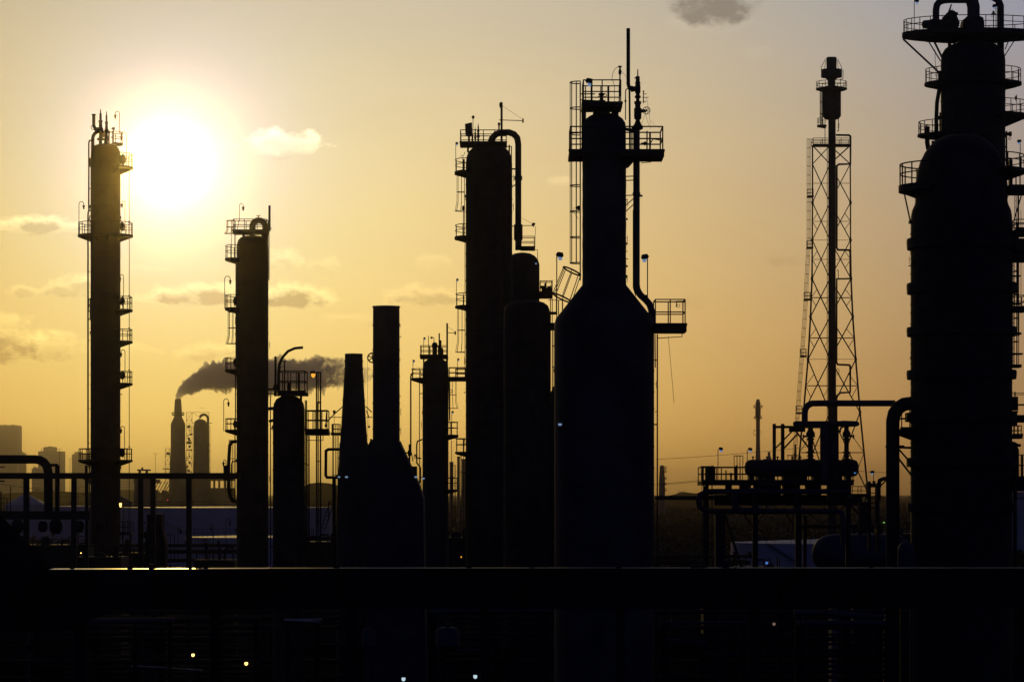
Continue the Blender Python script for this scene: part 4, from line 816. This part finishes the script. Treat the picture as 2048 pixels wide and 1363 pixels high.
def lattice(t, x0, x1, y0, y1, n, w=.9, d=2.5, name='lattice_frame'):
    m = MB(t)
    for x in (x0, x1):
        for dd in (-d, d): m.bar([(x, y0, dd), (x, y1, dd)], w*1.3)
    for i in range(n+1):
        y = y0+(y1-y0)*i/n
        for dd in (-d, d): m.bar([(x0, y, dd), (x1, y, dd)], w)
        if i < n:
            y2 = y0+(y1-y0)*(i+1)/n; m.bar([(x0, y, -d), (x1, y2, -d)], w*.7); m.bar([(x1, y, d), (x0, y2, d)], w*.7)
    m.build(name, FAR, smooth=False)
t = Thing('far_stair_tower', 'distant lattice stair tower between the smoking chimney and hooked column', 'tower', 379, Yf, 'distant refinery units at left')
lattice(t, 373, 384, 824, 1052, 15); lattice(t, 384, 418, 824, 846, 1); 
m = MB(t)
rl = random.Random(11)
for y in range(850, 1050, 4):
    xa = rl.uniform(372, 379); m.box(xa, y, xa+rl.uniform(1.5, 8), y+rl.uniform(1, 4.5), -2, 2)
    if rl.random() < .4: m.box(413, y, 417+rl.uniform(0, 4), y+1.5, -2, 2)
m.box(412, 845, 424, 846.2, -1, 1); m.tube([(401, 815), (406, 815)], .8); m.build('landing', FAR, smooth=False)
t = Thing('far_stair_tower', 'low distant lattice stair tower left of the smoking chimney', 'tower', 336, Yf-20, 'distant refinery units at left')
lattice(t, 330.5, 340, 896, 1052, 10)
m = MB(t); m.bar([(327, 937), (331, 937)], 1); m.box(333, 904, 339, 909, -2, 2); m.box(326, 936, 342, 938, -1, 1); m.build('landing', FAR, smooth=False)
t = Thing('far_process_block', 'distant dark block of process frames at the foot of the smoking chimney', 'plant', 380, Yf+10, 'distant refinery units at left')
m = MB(t); rnd = random.Random(5)
m.box(300, 998, 480, 1052, -8, 8); m.box(340, 950, 420, 1000, -8, 8); m.box(268, 958, 320, 966, -4, 4); m.box(418, 975, 470, 1000, -4, 4)
for i in range(26): x = rnd.uniform(268, 470); h = rnd.uniform(4, 22); m.box(x, 1000-h, x+rnd.uniform(2, 9), 1001, -5, 5)
for i in range(7): m.bar([(300+i*6, 995), (318+i*6, 962)], 2)
for x in (427, 437, 448): m.box(x, 958, x+3, 990, -3, 3)
m.box(418, 957, 470, 961, -3, 3); m.build('process_frame', FAR, smooth=False)
patch_lamp(t, 335, 999, 1.4, RED, -9)
t = Thing('far_conveyor', 'distant sloping conveyor seen under the rack beam beside the slim column', 'conveyor', 220, 900)
m = MB(t); m.prism([(155, 950), (166, 950), (265, 1003), (265, 1012), (248, 1012)], -1, 1); m.build('gallery', FAR, smooth=False)
m = MB(t)
for x, y in ((185, 968), (225, 990), (255, 1008)): m.box(x, y, x+2.4, HY+H*F/900+1, -.5, .5)
m.build('trestle', FAR, smooth=False)
for nm, lb, cx, Y, top, bw in (('far_flare_stack', 'small distant flare stack standing left of the hoist frame', 1516, 1900, 797, 4.),):
    t = Thing(nm, lb, 'flare', cx, Y)
    m = MB(t); m.lathe(cx, [(3.4, 798), (3.6, 803), (5, 804), (5, 810), (3.6, 811), (5.4, 814), (5.4, 833), (4, 836), (4, 880), (4.4, 900), (5.6, 930), (6.4, 1045)], 0, 20); m.build('riser', FAR)
    platform(t, cx, 5.4, 9, 814, 810, -180, 180, 1, .6, 0, .5); platform(t, cx, 4, 8, 836, 832, -180, 180, 1, .6, 0, .5)
    m = MB(t); m.tube([(1512, 860), (1507.5, 860), (1507.5, 869), (1512, 869)], 1.3, 6); m.bar([(1520, 862), (1522, 862), (1522, 869)], .8); m.build('steam_line', FAR)
t = Thing('far_column', 'faint distant column right of the central column near the horizon', 'column', 1324, 1900, 'far plant units at right')
m = MB(t); m.lathe(1324, [(3, 930), (4.4, 933), (5, 945), (6, 960), (6.4, 1045)], 0, 18); m.build('shell', FAR)
for y in (936, 943, 957, 968, 980): platform(t, 1324, 5, 9, y, y-4, -70, 70, 1, 1, 0, .5)
t = Thing('far_chimney', 'short distant chimney beside the small flare stack', 'chimney', 1538, 1700, 'far plant units at right')
m = MB(t); m.lathe(1538, [(2.6, 903), (2.6, 911), (4, 914), (5.5, 917), (5.5, 1040)], 0, 14); m.build('shell', FAR)
for cx, w, top, lb in ((903, 4, 923, 'grey distant block chimney in the gap left of the thick column'), (917, 3, 912, 'thin distant chimney with lattice in the gap left of the thick column'), (927, 4, 917, 'distant chimney almost hidden by the thick column')):
    t = Thing('far_chimney', lb, 'chimney', cx, 1500, 'distant chimneys in the gap by the thick column')
    m = MB(t); m.lathe(cx, [(w, top), (w, top+4), (w*.92, top+5), (w, 1045)], 0, 16); m.build('shell', FAR)
    m = MB(t); m.ring(cx, top+30, w*1.3, .8, 14, 'z'); m.ring(cx, top+33, w*1.3, .8, 14, 'z'); m.build('ring_walkway', FAR)

# smoke plume (a real volume)
t = Thing('smoke_plume', 'purple-grey smoke plume drifting right from the distant chimney', 'smoke', 356, Yf, None)
t.o['kind'] = 'stuff'
path = [(356, 798, 9), (357, 791, 13), (362, 784, 19), (371, 777, 26), (385, 768, 33), (403, 760, 42), (425, 753, 50), (450, 750, 54), (480, 752, 55), (515, 750, 54), (550, 751, 52), (585, 751, 48), (615, 750, 50), (645, 746, 52), (675, 744, 44), (700, 746, 36), (722, 750, 32), (742, 758, 24)]
m = MB(t); n = 96; P = []
for i in range(len(path)-1):
    a, b = path[i], path[i+1]; st = 14
    for j in range(st): P.append(tuple(a[q]+(b[q]-a[q])*j/st for q in range(3)))
P.append(path[-1]); vs = []; fs = []
for i, (x, y, w) in enumerate(P):
    c = m.w(x, y); j = min(i+1, len(P)-1); i0 = max(0, i-1); tg = (m.w(P[j][0], P[j][1])-m.w(P[i0][0], P[i0][1])).normalized()
    u = tg.cross(Vector((0, 1, 0))).normalized()
    for q in range(n):
        an = 2*math.pi*q/n; dr = u*math.cos(an)+Vector((0, 1, 0))*math.sin(an); r = w/2*m.k
        p = (c+dr*r)*qf
        nz = abs(noise.noise(p*.33))*.75+abs(noise.noise(p*.8+Vector((9, 0, 0))))*.4+abs(noise.noise(p*2.))*.2
        ends = min(1, i/8+.25)
        vs.append(c+dr*r*(.74+1.0*nz*ends+(.25 if i > 120 else 0)))
for i in range(len(P)-1):
    for q in range(n): q2 = (q+1) % n; fs.append((i*n+q, i*n+q2, (i+1)*n+q2, (i+1)*n+q))
fs.append(tuple(range(n-1, -1, -1))); fs.append(tuple((len(P)-1)*n+q for q in range(n)))
m.add(vs, fs)
sm = bpy.data.materials.new('smoke volume'); sm.use_nodes = True; nt = sm.node_tree; nt.nodes.clear()
out = nt.nodes.new('ShaderNodeOutputMaterial'); pv = nt.nodes.new('ShaderNodeVolumePrincipled')
pv.inputs['Color'].default_value = (.55, .58, 1., 1); pv.inputs['Anisotropy'].default_value = -.45
tc = nt.nodes.new('ShaderNodeTexCoord'); nz = nt.nodes.new('ShaderNodeTexNoise'); nz.inputs['Scale'].default_value = .36*qf; nz.inputs['Detail'].default_value = 6; nz.inputs['Roughness'].default_value = .68
sx = nt.nodes.new('ShaderNodeSeparateXYZ'); nt.links.new(tc.outputs['Object'], nz.inputs['Vector']); nt.links.new(tc.outputs['Object'], sx.inputs[0])
thr = nt.nodes.new('ShaderNodeMapRange'); thr.inputs['From Min'].default_value = 12/qf; thr.inputs['From Max'].default_value = 84/qf; thr.inputs['To Min'].default_value = .12; thr.inputs['To Max'].default_value = .51
nt.links.new(sx.outputs['X'], thr.inputs['Value'])
sub = nt.nodes.new('ShaderNodeMath'); sub.operation = 'SUBTRACT'; nt.links.new(nz.outputs['Fac'], sub.inputs[0]); nt.links.new(thr.outputs['Result'], sub.inputs[1])
mr = nt.nodes.new('ShaderNodeMapRange'); mr.inputs['From Min'].default_value = 0; mr.inputs['From Max'].default_value = .2; mr.inputs['To Max'].default_value = .55*qf
nt.links.new(sub.outputs[0], mr.inputs['Value']); nt.links.new(mr.outputs['Result'], pv.inputs['Density']); nt.links.new(pv.outputs[0], out.inputs['Volume'])
so = m.build('smoke_body', sm)

# ------------------------------------------------------------------ 17: city skyline, masts, hill
def tower(x0, x1, top, Y, label, steps=(), fl=14):
    cx = (x0+x1)/2; t = Thing('high_rise', label, 'building', cx, Y, 'hazy high-rises on the skyline'); k = t.k
    yb = HY+H*F/Y; dd = (x1-x0)*k*.5
    m = MB(t); m.box(x0, top, x1, yb, -dd, dd)
    for a, b, yy in steps: m.box(a, yy, b, top+.2, -dd*.6, dd*.6)
    rr = random.Random(int(x0*7+top))
    for i in range(4):
        a = rr.uniform(x0+1, x1-6); m.box(a, top-rr.uniform(.8, 3), a+rr.uniform(2, 6), top+.1, -dd*.5, dd*.5)
    m.box((x0+x1)/2+rr.uniform(-4, 4), top-rr.uniform(5, 9), (x0+x1)/2+4.6, top+.1, -dd*.05, dd*.05) if x1-x0 > 60 else m.box(x0+3, top-6, x0+3.5, top+.1, -4, 4)
    m.build('tower_block', FACADE, smooth=False)
    m = MB(t); n = fl
    for i in range(n):
        y = top+(yb-top)*(i+.4)/n; m.box(x0+1, y, x1-1, y+(yb-top)/n*.45, -dd-.3, -dd+.2)
    m.build('window', WINDOW, smooth=False)
tower(-12, 39.5, 851.5, 9500, 'tallest hazy high-rise at the left edge of the photo', ((3, 14, 849.5), (14, 22, 850), (27, 39, 850.3)), 34)
tower(40.5, 52, 906, 9600, 'narrow low high-rise tucked against the tallest one', (), 20)
tower(80, 127, 902, 9400, 'stepped hazy high-rise with a raised middle, left of the slim column', ((89, 112, 893.5), (98, 104, 892.3)), 20)
tower(65, 84, 936, 9300, 'low hazy block under the elbow pipe', (), 9)
tower(146, 178, 908, 9700, 'hazy high-rise partly behind the slim column', ((152, 163, 903),), 18)
tower(242, 270, 950, 9000, 'low hazy block seen under the rack beam right of the slim column', (), 9)
tower(1355, 1378, 984, 9000, 'tiny low block on the horizon right of the central column', (), 3)
for x, top, Y, lb in ((119, 898, 900, 'slim mast in front of the stepped high-rise'), (311, 907, 900, 'slim double-armed mast right of the slim column'), (140, 918, 950, 'faint thin mast left of the slim column'), (74, 980, 700, 'short mast under the rack at far left'), (157, 975, 700, 'short mast under the rack near the slim column')):
    t = Thing('light_mast', lb, 'mast', x, Y, 'far light masts'); m = MB(t)
    m.tube([(x, HY+H*F/Y+1), (x, top)], [1.1, .7], 6); m.build('pole', FAR)
    m = MB(t); m.tube([(x-4, top-2), (x-1, top), (x+1, top), (x+4, top-2)], .6, 5); m.build('arm', FAR)
t = Thing('far_pump_house', 'distant roof-top framework standing on the horizon under the sun', 'building', 286, 1300)
m = MB(t); m.box(276, 938, 300, 941, -3, 3); m.box(283, 934, 286, 940, -1, 1); m.box(278, 941, 281, 950, -2, 2); m.box(292, 941, 295, 950, -2, 2); m.box(270, 948, 302, 1051, -3, 3); m.build('framework', FAR, smooth=False)
def wire(label, a, b, Y0, Y1, sag=3):
    t = Thing('overhead_wire', label, 'wire', a[0], Y0, 'overhead wires'); m = MB(t); Q = []
    for i in range(17):
        f = i/16; Y = Y0+(Y1-Y0)*f; Q.append((a[0]+(b[0]-a[0])*f, a[1]+(b[1]-a[1])*f+sag*4*f*(1-f), Y-Y0))
    m.tube(Q, .8 if Y0 > 400 else .9, 5); m.build('cable', STEEL)
wire('thin wire climbing right from the central column past the small flare', (1312, 918), (1660, 888), 420, 470)
wire('upper of two wires meeting the exchanger deck from the left', (1316, 966.5), (1402, 959), 420, 430, 1)
wire('lower of two wires meeting the exchanger deck from the left', (1316, 968.5), (1402, 961.5), 420, 430, 1)
wire('wire sloping down to the right under the left rack', (-10, 966), (180, 989), 500, 520, 1)
wire('wire sloping up to the right under the left rack', (100, 996), (182, 988), 500, 520, 1)
wire('faint wire crossing between the flare tower and the fat pipe', (1715, 941), (1775, 944), 420, 430, 1)

# ------------------------------------------------------------------ the setting
def plain(name, vs, fs, mt, kind='structure'):
    me = bpy.data.meshes.new(name); me.from_pydata(vs, [], fs); me.update(); me.materials.append(mt)
    o = bpy.data.objects.new(name, me); C.objects.link(o); o['kind'] = kind; return o
vs = []; fs = []
xs = [-26000+i*52000/60 for i in range(61)]; ysn = [-300+(i/70)**2.2*30300 for i in range(71)]
for y in ysn:
    for x in xs: vs.append((x, y, 0))
for j in range(70):
    for i in range(60): a = j*61+i; fs.append((a, a+1, a+62, a+61))
g = plain('ground', vs, fs, EARTH)
# low far hills
def hill(name, x0, x1, Y, prof, label=None):
    k = Y/F; vs = []; fs = []; n = len(prof)-1; dd = 160
    for i, h in enumerate(prof):
        X = ((x0+(x1-x0)*i/n)-1024)*k; z = H+(HY-h)*k
        vs += [(X, Y-dd, -1), (X, Y-dd*.3, z*.8), (X, Y, z), (X, Y+dd, -1)]
    for i in range(n):
        for j in range(3): a = i*4+j; fs.append((a, a+4, a+5, a+1))
    plain(name, vs, fs, EARTH)
rnd = random.Random(3)
hill('hills', 560, 760, 2600, [1010, 990, 975, 966, 964, 966, 971, 978, 984, 990, 1012])
hill('hills', 1290, 1800, 3800, [1005, 992, 984, 987, 983, 988, 986, 990, 987, 991, 988, 992, 990, 1005])
hill('hills', -400, 500, 4200, [1000, 986, 984, 987, 982, 986, 981, 984, 979, 985, 988, 1005])
# scrub between the tanks: one ground-cover object of many small tufts
vs = []; fs = []
for i in range(2600):
    Y = random.uniform(420, 2400); X = random.uniform(-.2, .2)*Y
    s = random.uniform(.6, 2.2)*(1+Y/1500)
    if any(abs(X-((cx-1024)/F*Yt)) < r/F*Yt+3 and abs(Y-Yt) < r/F*Yt+3 for cx, r, Yt in ((450, 215, 560), (500, 128, 400), (1640, 178, 390), (52, 42, 900), (160, 70, 840), (2075, 70, 700))): continue
    for q in range(7):
        c = Vector((X+random.gauss(0, s*.5), Y+random.gauss(0, s*.5), abs(random.gauss(.3, .35))*s)); b = len(vs)
        for w in range(3): vs.append(tuple(c+Vector((random.uniform(-1, 1), random.uniform(-1, 1), random.uniform(-.6, .8)))*s*.55))
        fs.append((b, b+1, b+2))
plain('scrub', vs, fs, BUSH, 'stuff')

# haze: one closed box of even pale air
hz = bpy.data.materials.new('haze air'); hz.use_nodes = True; nt = hz.node_tree; nt.nodes.clear()
out = nt.nodes.new('ShaderNodeOutputMaterial'); pv = nt.nodes.new('ShaderNodeVolumePrincipled')
pv.inputs['Color'].default_value = (.86, .80, .76, 1); pv.inputs['Anisotropy'].default_value = .988; pv.inputs['Density'].default_value = 5e-5
nt.links.new(pv.outputs[0], out.inputs['Volume'])
a, b = (-27000, -320, -2), (27000, 31000, 245)
vs = [(x, y, z) for x in (a[0], b[0]) for y in (a[1], b[1]) for z in (a[2], b[2])]
plain('haze', vs, [(0, 1, 3, 2), (4, 6, 7, 5), (0, 4, 5, 1), (2, 3, 7, 6), (0, 2, 6, 4), (1, 5, 7, 3)], hz, 'stuff')

# ------------------------------------------------------------------ sky
SUNPX = (340, 322); HG, RHO, SUN_E = .988, 5e-5, .145
az, el = math.atan((SUNPX[0]-1024)/F), math.atan((HY-SUNPX[1])/F*math.cos(math.atan((SUNPX[0]-1024)/F)))
sd = Vector((math.sin(az)*math.cos(el), math.cos(az)*math.cos(el), math.sin(el)))
w = bpy.data.worlds.new('World'); SC.world = w; w.use_nodes = True; nt = w.node_tree; nt.nodes.clear(); L = nt.links.new
N = nt.nodes.new
def val(x):
    return x
def M(op, a, b=None, c=None, clamp=False):
    n = N('ShaderNodeMath'); n.operation = op; n.use_clamp = clamp
    for i, v in enumerate((a, b, c)):
        if v is None: continue
        if isinstance(v, (int, float)): n.inputs[i].default_value = v
        else: L(v, n.inputs[i])
    return n.outputs[0]
def sstep(x, a, b, lo=0., hi=1.):
    n = N('ShaderNodeMapRange'); n.interpolation_type = 'SMOOTHSTEP'
    n.inputs['From Min'].default_value = a; n.inputs['From Max'].default_value = b; n.inputs['To Min'].default_value = lo; n.inputs['To Max'].default_value = hi
    L(x, n.inputs['Value']); return n.outputs['Result']
def s2l(c): return tuple(((v/255)/12.92 if v/255 <= .04045 else ((v/255+.055)/1.055)**2.4) for v in c)
def ramp(x, stops, lin=False):
    n = N('ShaderNodeValToRGB'); e = n.color_ramp.elements
    while len(e) < len(stops): e.new(.5)
    for q, (p, c) in zip(e, stops): q.position = p; q.color = (*(c if lin else s2l(c)), 1)
    L(x, n.inputs['Fac']); return n.outputs['Color']
def mixc(kind, f, a, b):
    n = N('ShaderNodeMix'); n.data_type = 'RGBA'; n.blend_type = kind
    if isinstance(f, (int, float)): n.inputs[0].default_value = f
    else: L(f, n.inputs[0])
    for i, v in ((6, a), (7, b)):
        if isinstance(v, tuple): n.inputs[i].default_value = (*v, 1)
        else: L(v, n.inputs[i])
    return n.outputs[2]
tc = N('ShaderNodeTexCoord'); D = tc.outputs['Generated']
sep = N('ShaderNodeSeparateXYZ'); L(D, sep.inputs[0])
AZ = M('MULTIPLY', M('ARCTAN2', sep.outputs[0], sep.outputs[1]), F)      # in thousandths: angle x focal length
EL = M('MULTIPLY', M('ARCSINE', sep.outputs[2]), F)
dt = N('ShaderNodeVectorMath'); dt.operation = 'DOT_PRODUCT'; L(D, dt.inputs[0]); dt.inputs[1].default_value = sd
S = M('MULTIPLY', M('ARCCOSINE', M('MINIMUM', dt.outputs['Value'], 1.)), F)
cth = M('MINIMUM', dt.outputs['Value'], 1.)
def VM(op, a, b=None, scale=None):
    n = N('ShaderNodeVectorMath'); n.operation = op
    for i, v in enumerate((a, b)):
        if v is None: continue
        if isinstance(v, tuple): n.inputs[i].default_value = v
        else: L(v, n.inputs[i])
    if scale is not None:
        if isinstance(scale, (int, float)): n.inputs['Scale'].default_value = scale
        else: L(scale, n.inputs['Scale'])
    return n.outputs[0]
# smooth hazy sunset sky: log colour as a low polynomial of sun distance, height and bearing
s_ = M('MINIMUM', M('MULTIPLY', S, .001), 1.7)
e_ = M('MINIMUM', M('MAXIMUM', M('MULTIPLY', EL, .001), 0.), 1.15)
u_ = M('MINIMUM', M('MAXIMUM', M('MULTIPLY', AZ, .001), -1.2), 1.2)
FIT = [[0.088, -0.363, -0.288, 0.539, -0.843, 0.205, 0.201], [0.085, -1.122, -0.112, 0.361, -0.683, 0.271, 0.657], [-1.154, -1.903, 0.345, 1.824, -0.891, 0.428, 0.735]]
acc = tuple(f[0] for f in FIT)
for j, q in ((1, s_), (2, M('MULTIPLY', s_, s_)), (3, e_), (4, M('MULTIPLY', e_, e_)), (5, u_), (6, M('MULTIPLY', s_, e_))):
    acc = VM('ADD', VM('SCALE', tuple(f[j] for f in FIT), None, q), acc)
sp = N('ShaderNodeSeparateXYZ'); L(acc, sp.inputs[0]); cb = N('ShaderNodeCombineXYZ')
for j in range(3): L(M('EXPONENT', sp.outputs[j]), cb.inputs[j])
outer = ramp(M('DIVIDE', S, 18200., clamp=True), [(0, (150, 135, 125)), (.15, (110, 98, 100)), (.3, (48, 46, 62)), (.6, (52, 58, 104)), (1, (58, 66, 124))])
sky = mixc('MIX', sstep(S, 1600, 3000), cb.outputs[0], outer)
zen = ramp(M('DIVIDE', EL, 9111., clamp=True), [(0, (1., 1., 1.)), (.13, (1., 1., 1.)), (.3, (.42, .46, .6)), (1, (.2, .25, .4))], True)
sky = mixc('MULTIPLY', 1., sky, zen)
# noise used by every cloud
cv = N('ShaderNodeCombineXYZ'); L(M('MULTIPLY', AZ, 1/46.), cv.inputs[0]); L(M('MULTIPLY', EL, 1/34.), cv.inputs[1])
n1 = N('ShaderNodeTexNoise'); n1.inputs['Scale'].default_value = 1.; n1.inputs['Detail'].default_value = 6; n1.inputs['Roughness'].default_value = .64; L(cv.outputs[0], n1.inputs['Vector'])
NZ = M('SUBTRACT', n1.outputs['Fac'], .5)
cv2 = N('ShaderNodeCombineXYZ'); L(M('MULTIPLY', AZ, 1/700.), cv2.inputs[0]); L(M('MULTIPLY', EL, 1/160.), cv2.inputs[1])
n2 = N('ShaderNodeTexNoise'); n2.inputs['Scale'].default_value = 1.; n2.inputs['Detail'].default_value = 3; L(cv2.outputs[0], n2.inputs['Vector'])
streak = M('MULTIPLY_ADD', n2.outputs['Fac'], .16, .92)
sky = mixc('MULTIPLY', 1., sky, mixc('MIX', streak, (0., 0., 0.), (1., 1., 1.)))
# clouds: (photo x, photo y, rx, ry up, ry down, rim gain, body gain, softness, noise amount)
clouds = [(562, 292, 96, 36, 26, .42, .20, .75, 2.0), (72, 462, 96, 30, 14, .30, -.02, .6, 1.9), (150, 578, 74, 28, 20, .2, .0, .8, 2.4), (40, 588, 36, 18, 12, .14, .0, .9, 2.4), (300, 545, 60, 14, 10, .07, 0., 1., 2.6),
          (415, 602, 142, 42, 14, .20, -.16, .45, 1.4), (588, 604, 92, 46, 16, .17, -.16, .45, 1.3), (560, 525, 56, 28, 20, .15, .02, .9, 2.6), (650, 530, 44, 18, 12, .09, .0, 1., 2.6),
          (-10, 702, 112, 80, 30, .12, -.16, .5, 1.4), (98, 698, 100, 32, 24, .14, -.03, .8, 2.0), (420, 712, 80, 28, 16, .11, -.04, .6, 1.8), (250, 705, 92, 22, 16, .08, 0., 1., 2.6), (720, 640, 80, 16, 12, .05, 0., 1., 2.6),
          (850, 596, 92, 32, 18, .08, -.05, .7, 2.1), (868, 524, 50, 24, 18, .07, .03, 1.2, 3.4), (1120, 362, 34, 13, 12, .10, .07, 1.1, 1.8), (1420, 44, 96, 40, 24, .06, .04, 1., 1.2), (1426, 10, 100, 60, 46, -.14, -.24, .6, 1.),
          (1580, 524, 66, 12, 12, -.02, -.03, 1., 2.6), (1378, 608, 40, 22, 16, -.02, -.03, 1., 2.6), (1520, 108, 34, 16, 18, .03, .02, 1.4, 3.), (740, 235, 190, 66, 56, -.03, -.035, 2.4, .6)]
tot = None; r66 = 1/66.
for (cx, cy, rx, ru, rd, rim, body, soft, na) in clouds:
    if not rx: continue
    x = M('MULTIPLY_ADD', AZ, 1/rx, -math.atan((cx-1024)/F)*F/rx); ec = math.atan((HY-cy)/F)*F
    y = M('MAXIMUM', M('MULTIPLY_ADD', EL, 1/ru, -ec/ru), M('MULTIPLY_ADD', EL, -1/rd, ec/rd))
    dn = M('SUBTRACT', M('MULTIPLY_ADD', NZ, na*1.6, 1.), M('MULTIPLY_ADD', x, x, M('MULTIPLY', y, y)))
    # lit rim, then the greyer body deeper in and lower down
    al = M('MULTIPLY', dn, 1/(soft*1.1), clamp=True)
    core = M('MULTIPLY', M('MULTIPLY_ADD', EL, -.75/ru, M('ADD', dn, .75*ec/ru-soft*.6)), 1/.65, clamp=True)
    g_ = M('MULTIPLY_ADD', core, (body-rim)*3.3, M('MULTIPLY', al, rim*2.7))
    tot = g_ if tot is None else M('ADD', tot, g_)
tot = M('MAXIMUM', M('MULTIPLY', tot, M('MULTIPLY_ADD', NZ, 1.8, 1.)), -.55)
gc = N('ShaderNodeCombineXYZ'); L(M('ADD', tot, 1.), gc.inputs[0]); L(M('MULTIPLY_ADD', tot, 1.0, 1.), gc.inputs[1]); L(M('MULTIPLY_ADD', tot, .95, 1.), gc.inputs[2])
sky = mixc('MULTIPLY', 1., sky, gc.outputs[0])
# the sun's disc and aureole
# (the haze adds its own forward glow round the sun, so the sky behind it is that much dimmer there)
den = M('POWER', M('SUBTRACT', 1+HG*HG, M('MULTIPLY', cth, 2*HG)), 1.5)
path_len = M('MINIMUM', M('DIVIDE', 231., M('MAXIMUM', M('SINE', M('DIVIDE', EL, F)), .004)), 30000.)
gl = M('MULTIPLY', M('DIVIDE', SUN_E*.85*(1-HG*HG)/(4*math.pi), den), M('SUBTRACT', 1., M('EXPONENT', M('MULTIPLY', path_len, -RHO))))
fc = N('ShaderNodeCombineXYZ')
for j, q in enumerate((-1.5, -1.05, -.3)): L(M('EXPONENT', M('MULTIPLY', gl, q)), fc.inputs[j])
sky = VM('MULTIPLY', VM('MULTIPLY', sky, fc.outputs[0]), (.765, .80, .81))
aur = M('MULTIPLY_ADD', M('EXPONENT', M('DIVIDE', S, -70.)), .5, M('MULTIPLY', M('EXPONENT', M('MULTIPLY', M('MULTIPLY', S, S), -1/(42.**2))), 3.))
sky = VM('ADD', sky, VM('SCALE', (1., .97, .9), None, aur))
sky = VM('ADD', sky, VM('SCALE', (.01, .10, .42), None, M('EXPONENT', M('MULTIPLY', M('MULTIPLY', S, S), -1/(195.**2)))))
nis = N('ShaderNodeTexSky'); nis.sky_type = 'NISHITA'; nis.sun_disc = False; nis.sun_elevation = el; nis.sun_rotation = az; nis.air_density = 1.; nis.dust_density = 1.5; nis.altitude = 20
ns = N('ShaderNodeVectorMath'); ns.operation = 'SCALE'; L(nis.outputs[0], ns.inputs[0]); ns.inputs['Scale'].default_value = .004
sky = VM('ADD', sky, ns.outputs[0])
bg = N('ShaderNodeBackground'); L(sky, bg.inputs['Color']); bg.inputs['Strength'].default_value = 1.
wo = N('ShaderNodeOutputWorld'); L(bg.outputs[0], wo.inputs['Surface'])
# sun lamp, low and golden, behind the plant
sl = bpy.data.lights.new('sun', 'SUN'); sl.energy = SUN_E; sl.angle = R(.53); sl.color = (1., .64, .12)
so = bpy.data.objects.new('sun', sl); C.objects.link(so); so.rotation_euler = sd.to_track_quat('Z', 'Y').to_euler()

# ------------------------------------------------------------------ camera and render settings
cam = bpy.data.cameras.new('camera'); co = bpy.data.objects.new('camera', cam); C.objects.link(co)
co.location = (0, 0, H); co.rotation_euler = (R(90), 0, 0)
cam.sensor_width = 36; cam.lens = F/2048*36; cam.shift_y = (HY-681.5)/2048; cam.clip_end = 60000; cam.clip_start = .5
SC.camera = co
SC.view_settings.view_transform = 'Standard'; SC.view_settings.look = 'None'; SC.view_settings.exposure = 0; SC.view_settings.gamma = 1
SC.cycles.use_denoising = True
SC.cycles.max_bounces = 4; SC.cycles.volume_bounces = 0; SC.cycles.diffuse_bounces = 2; SC.cycles.glossy_bounces = 2
SC.cycles.volume_max_steps = 256
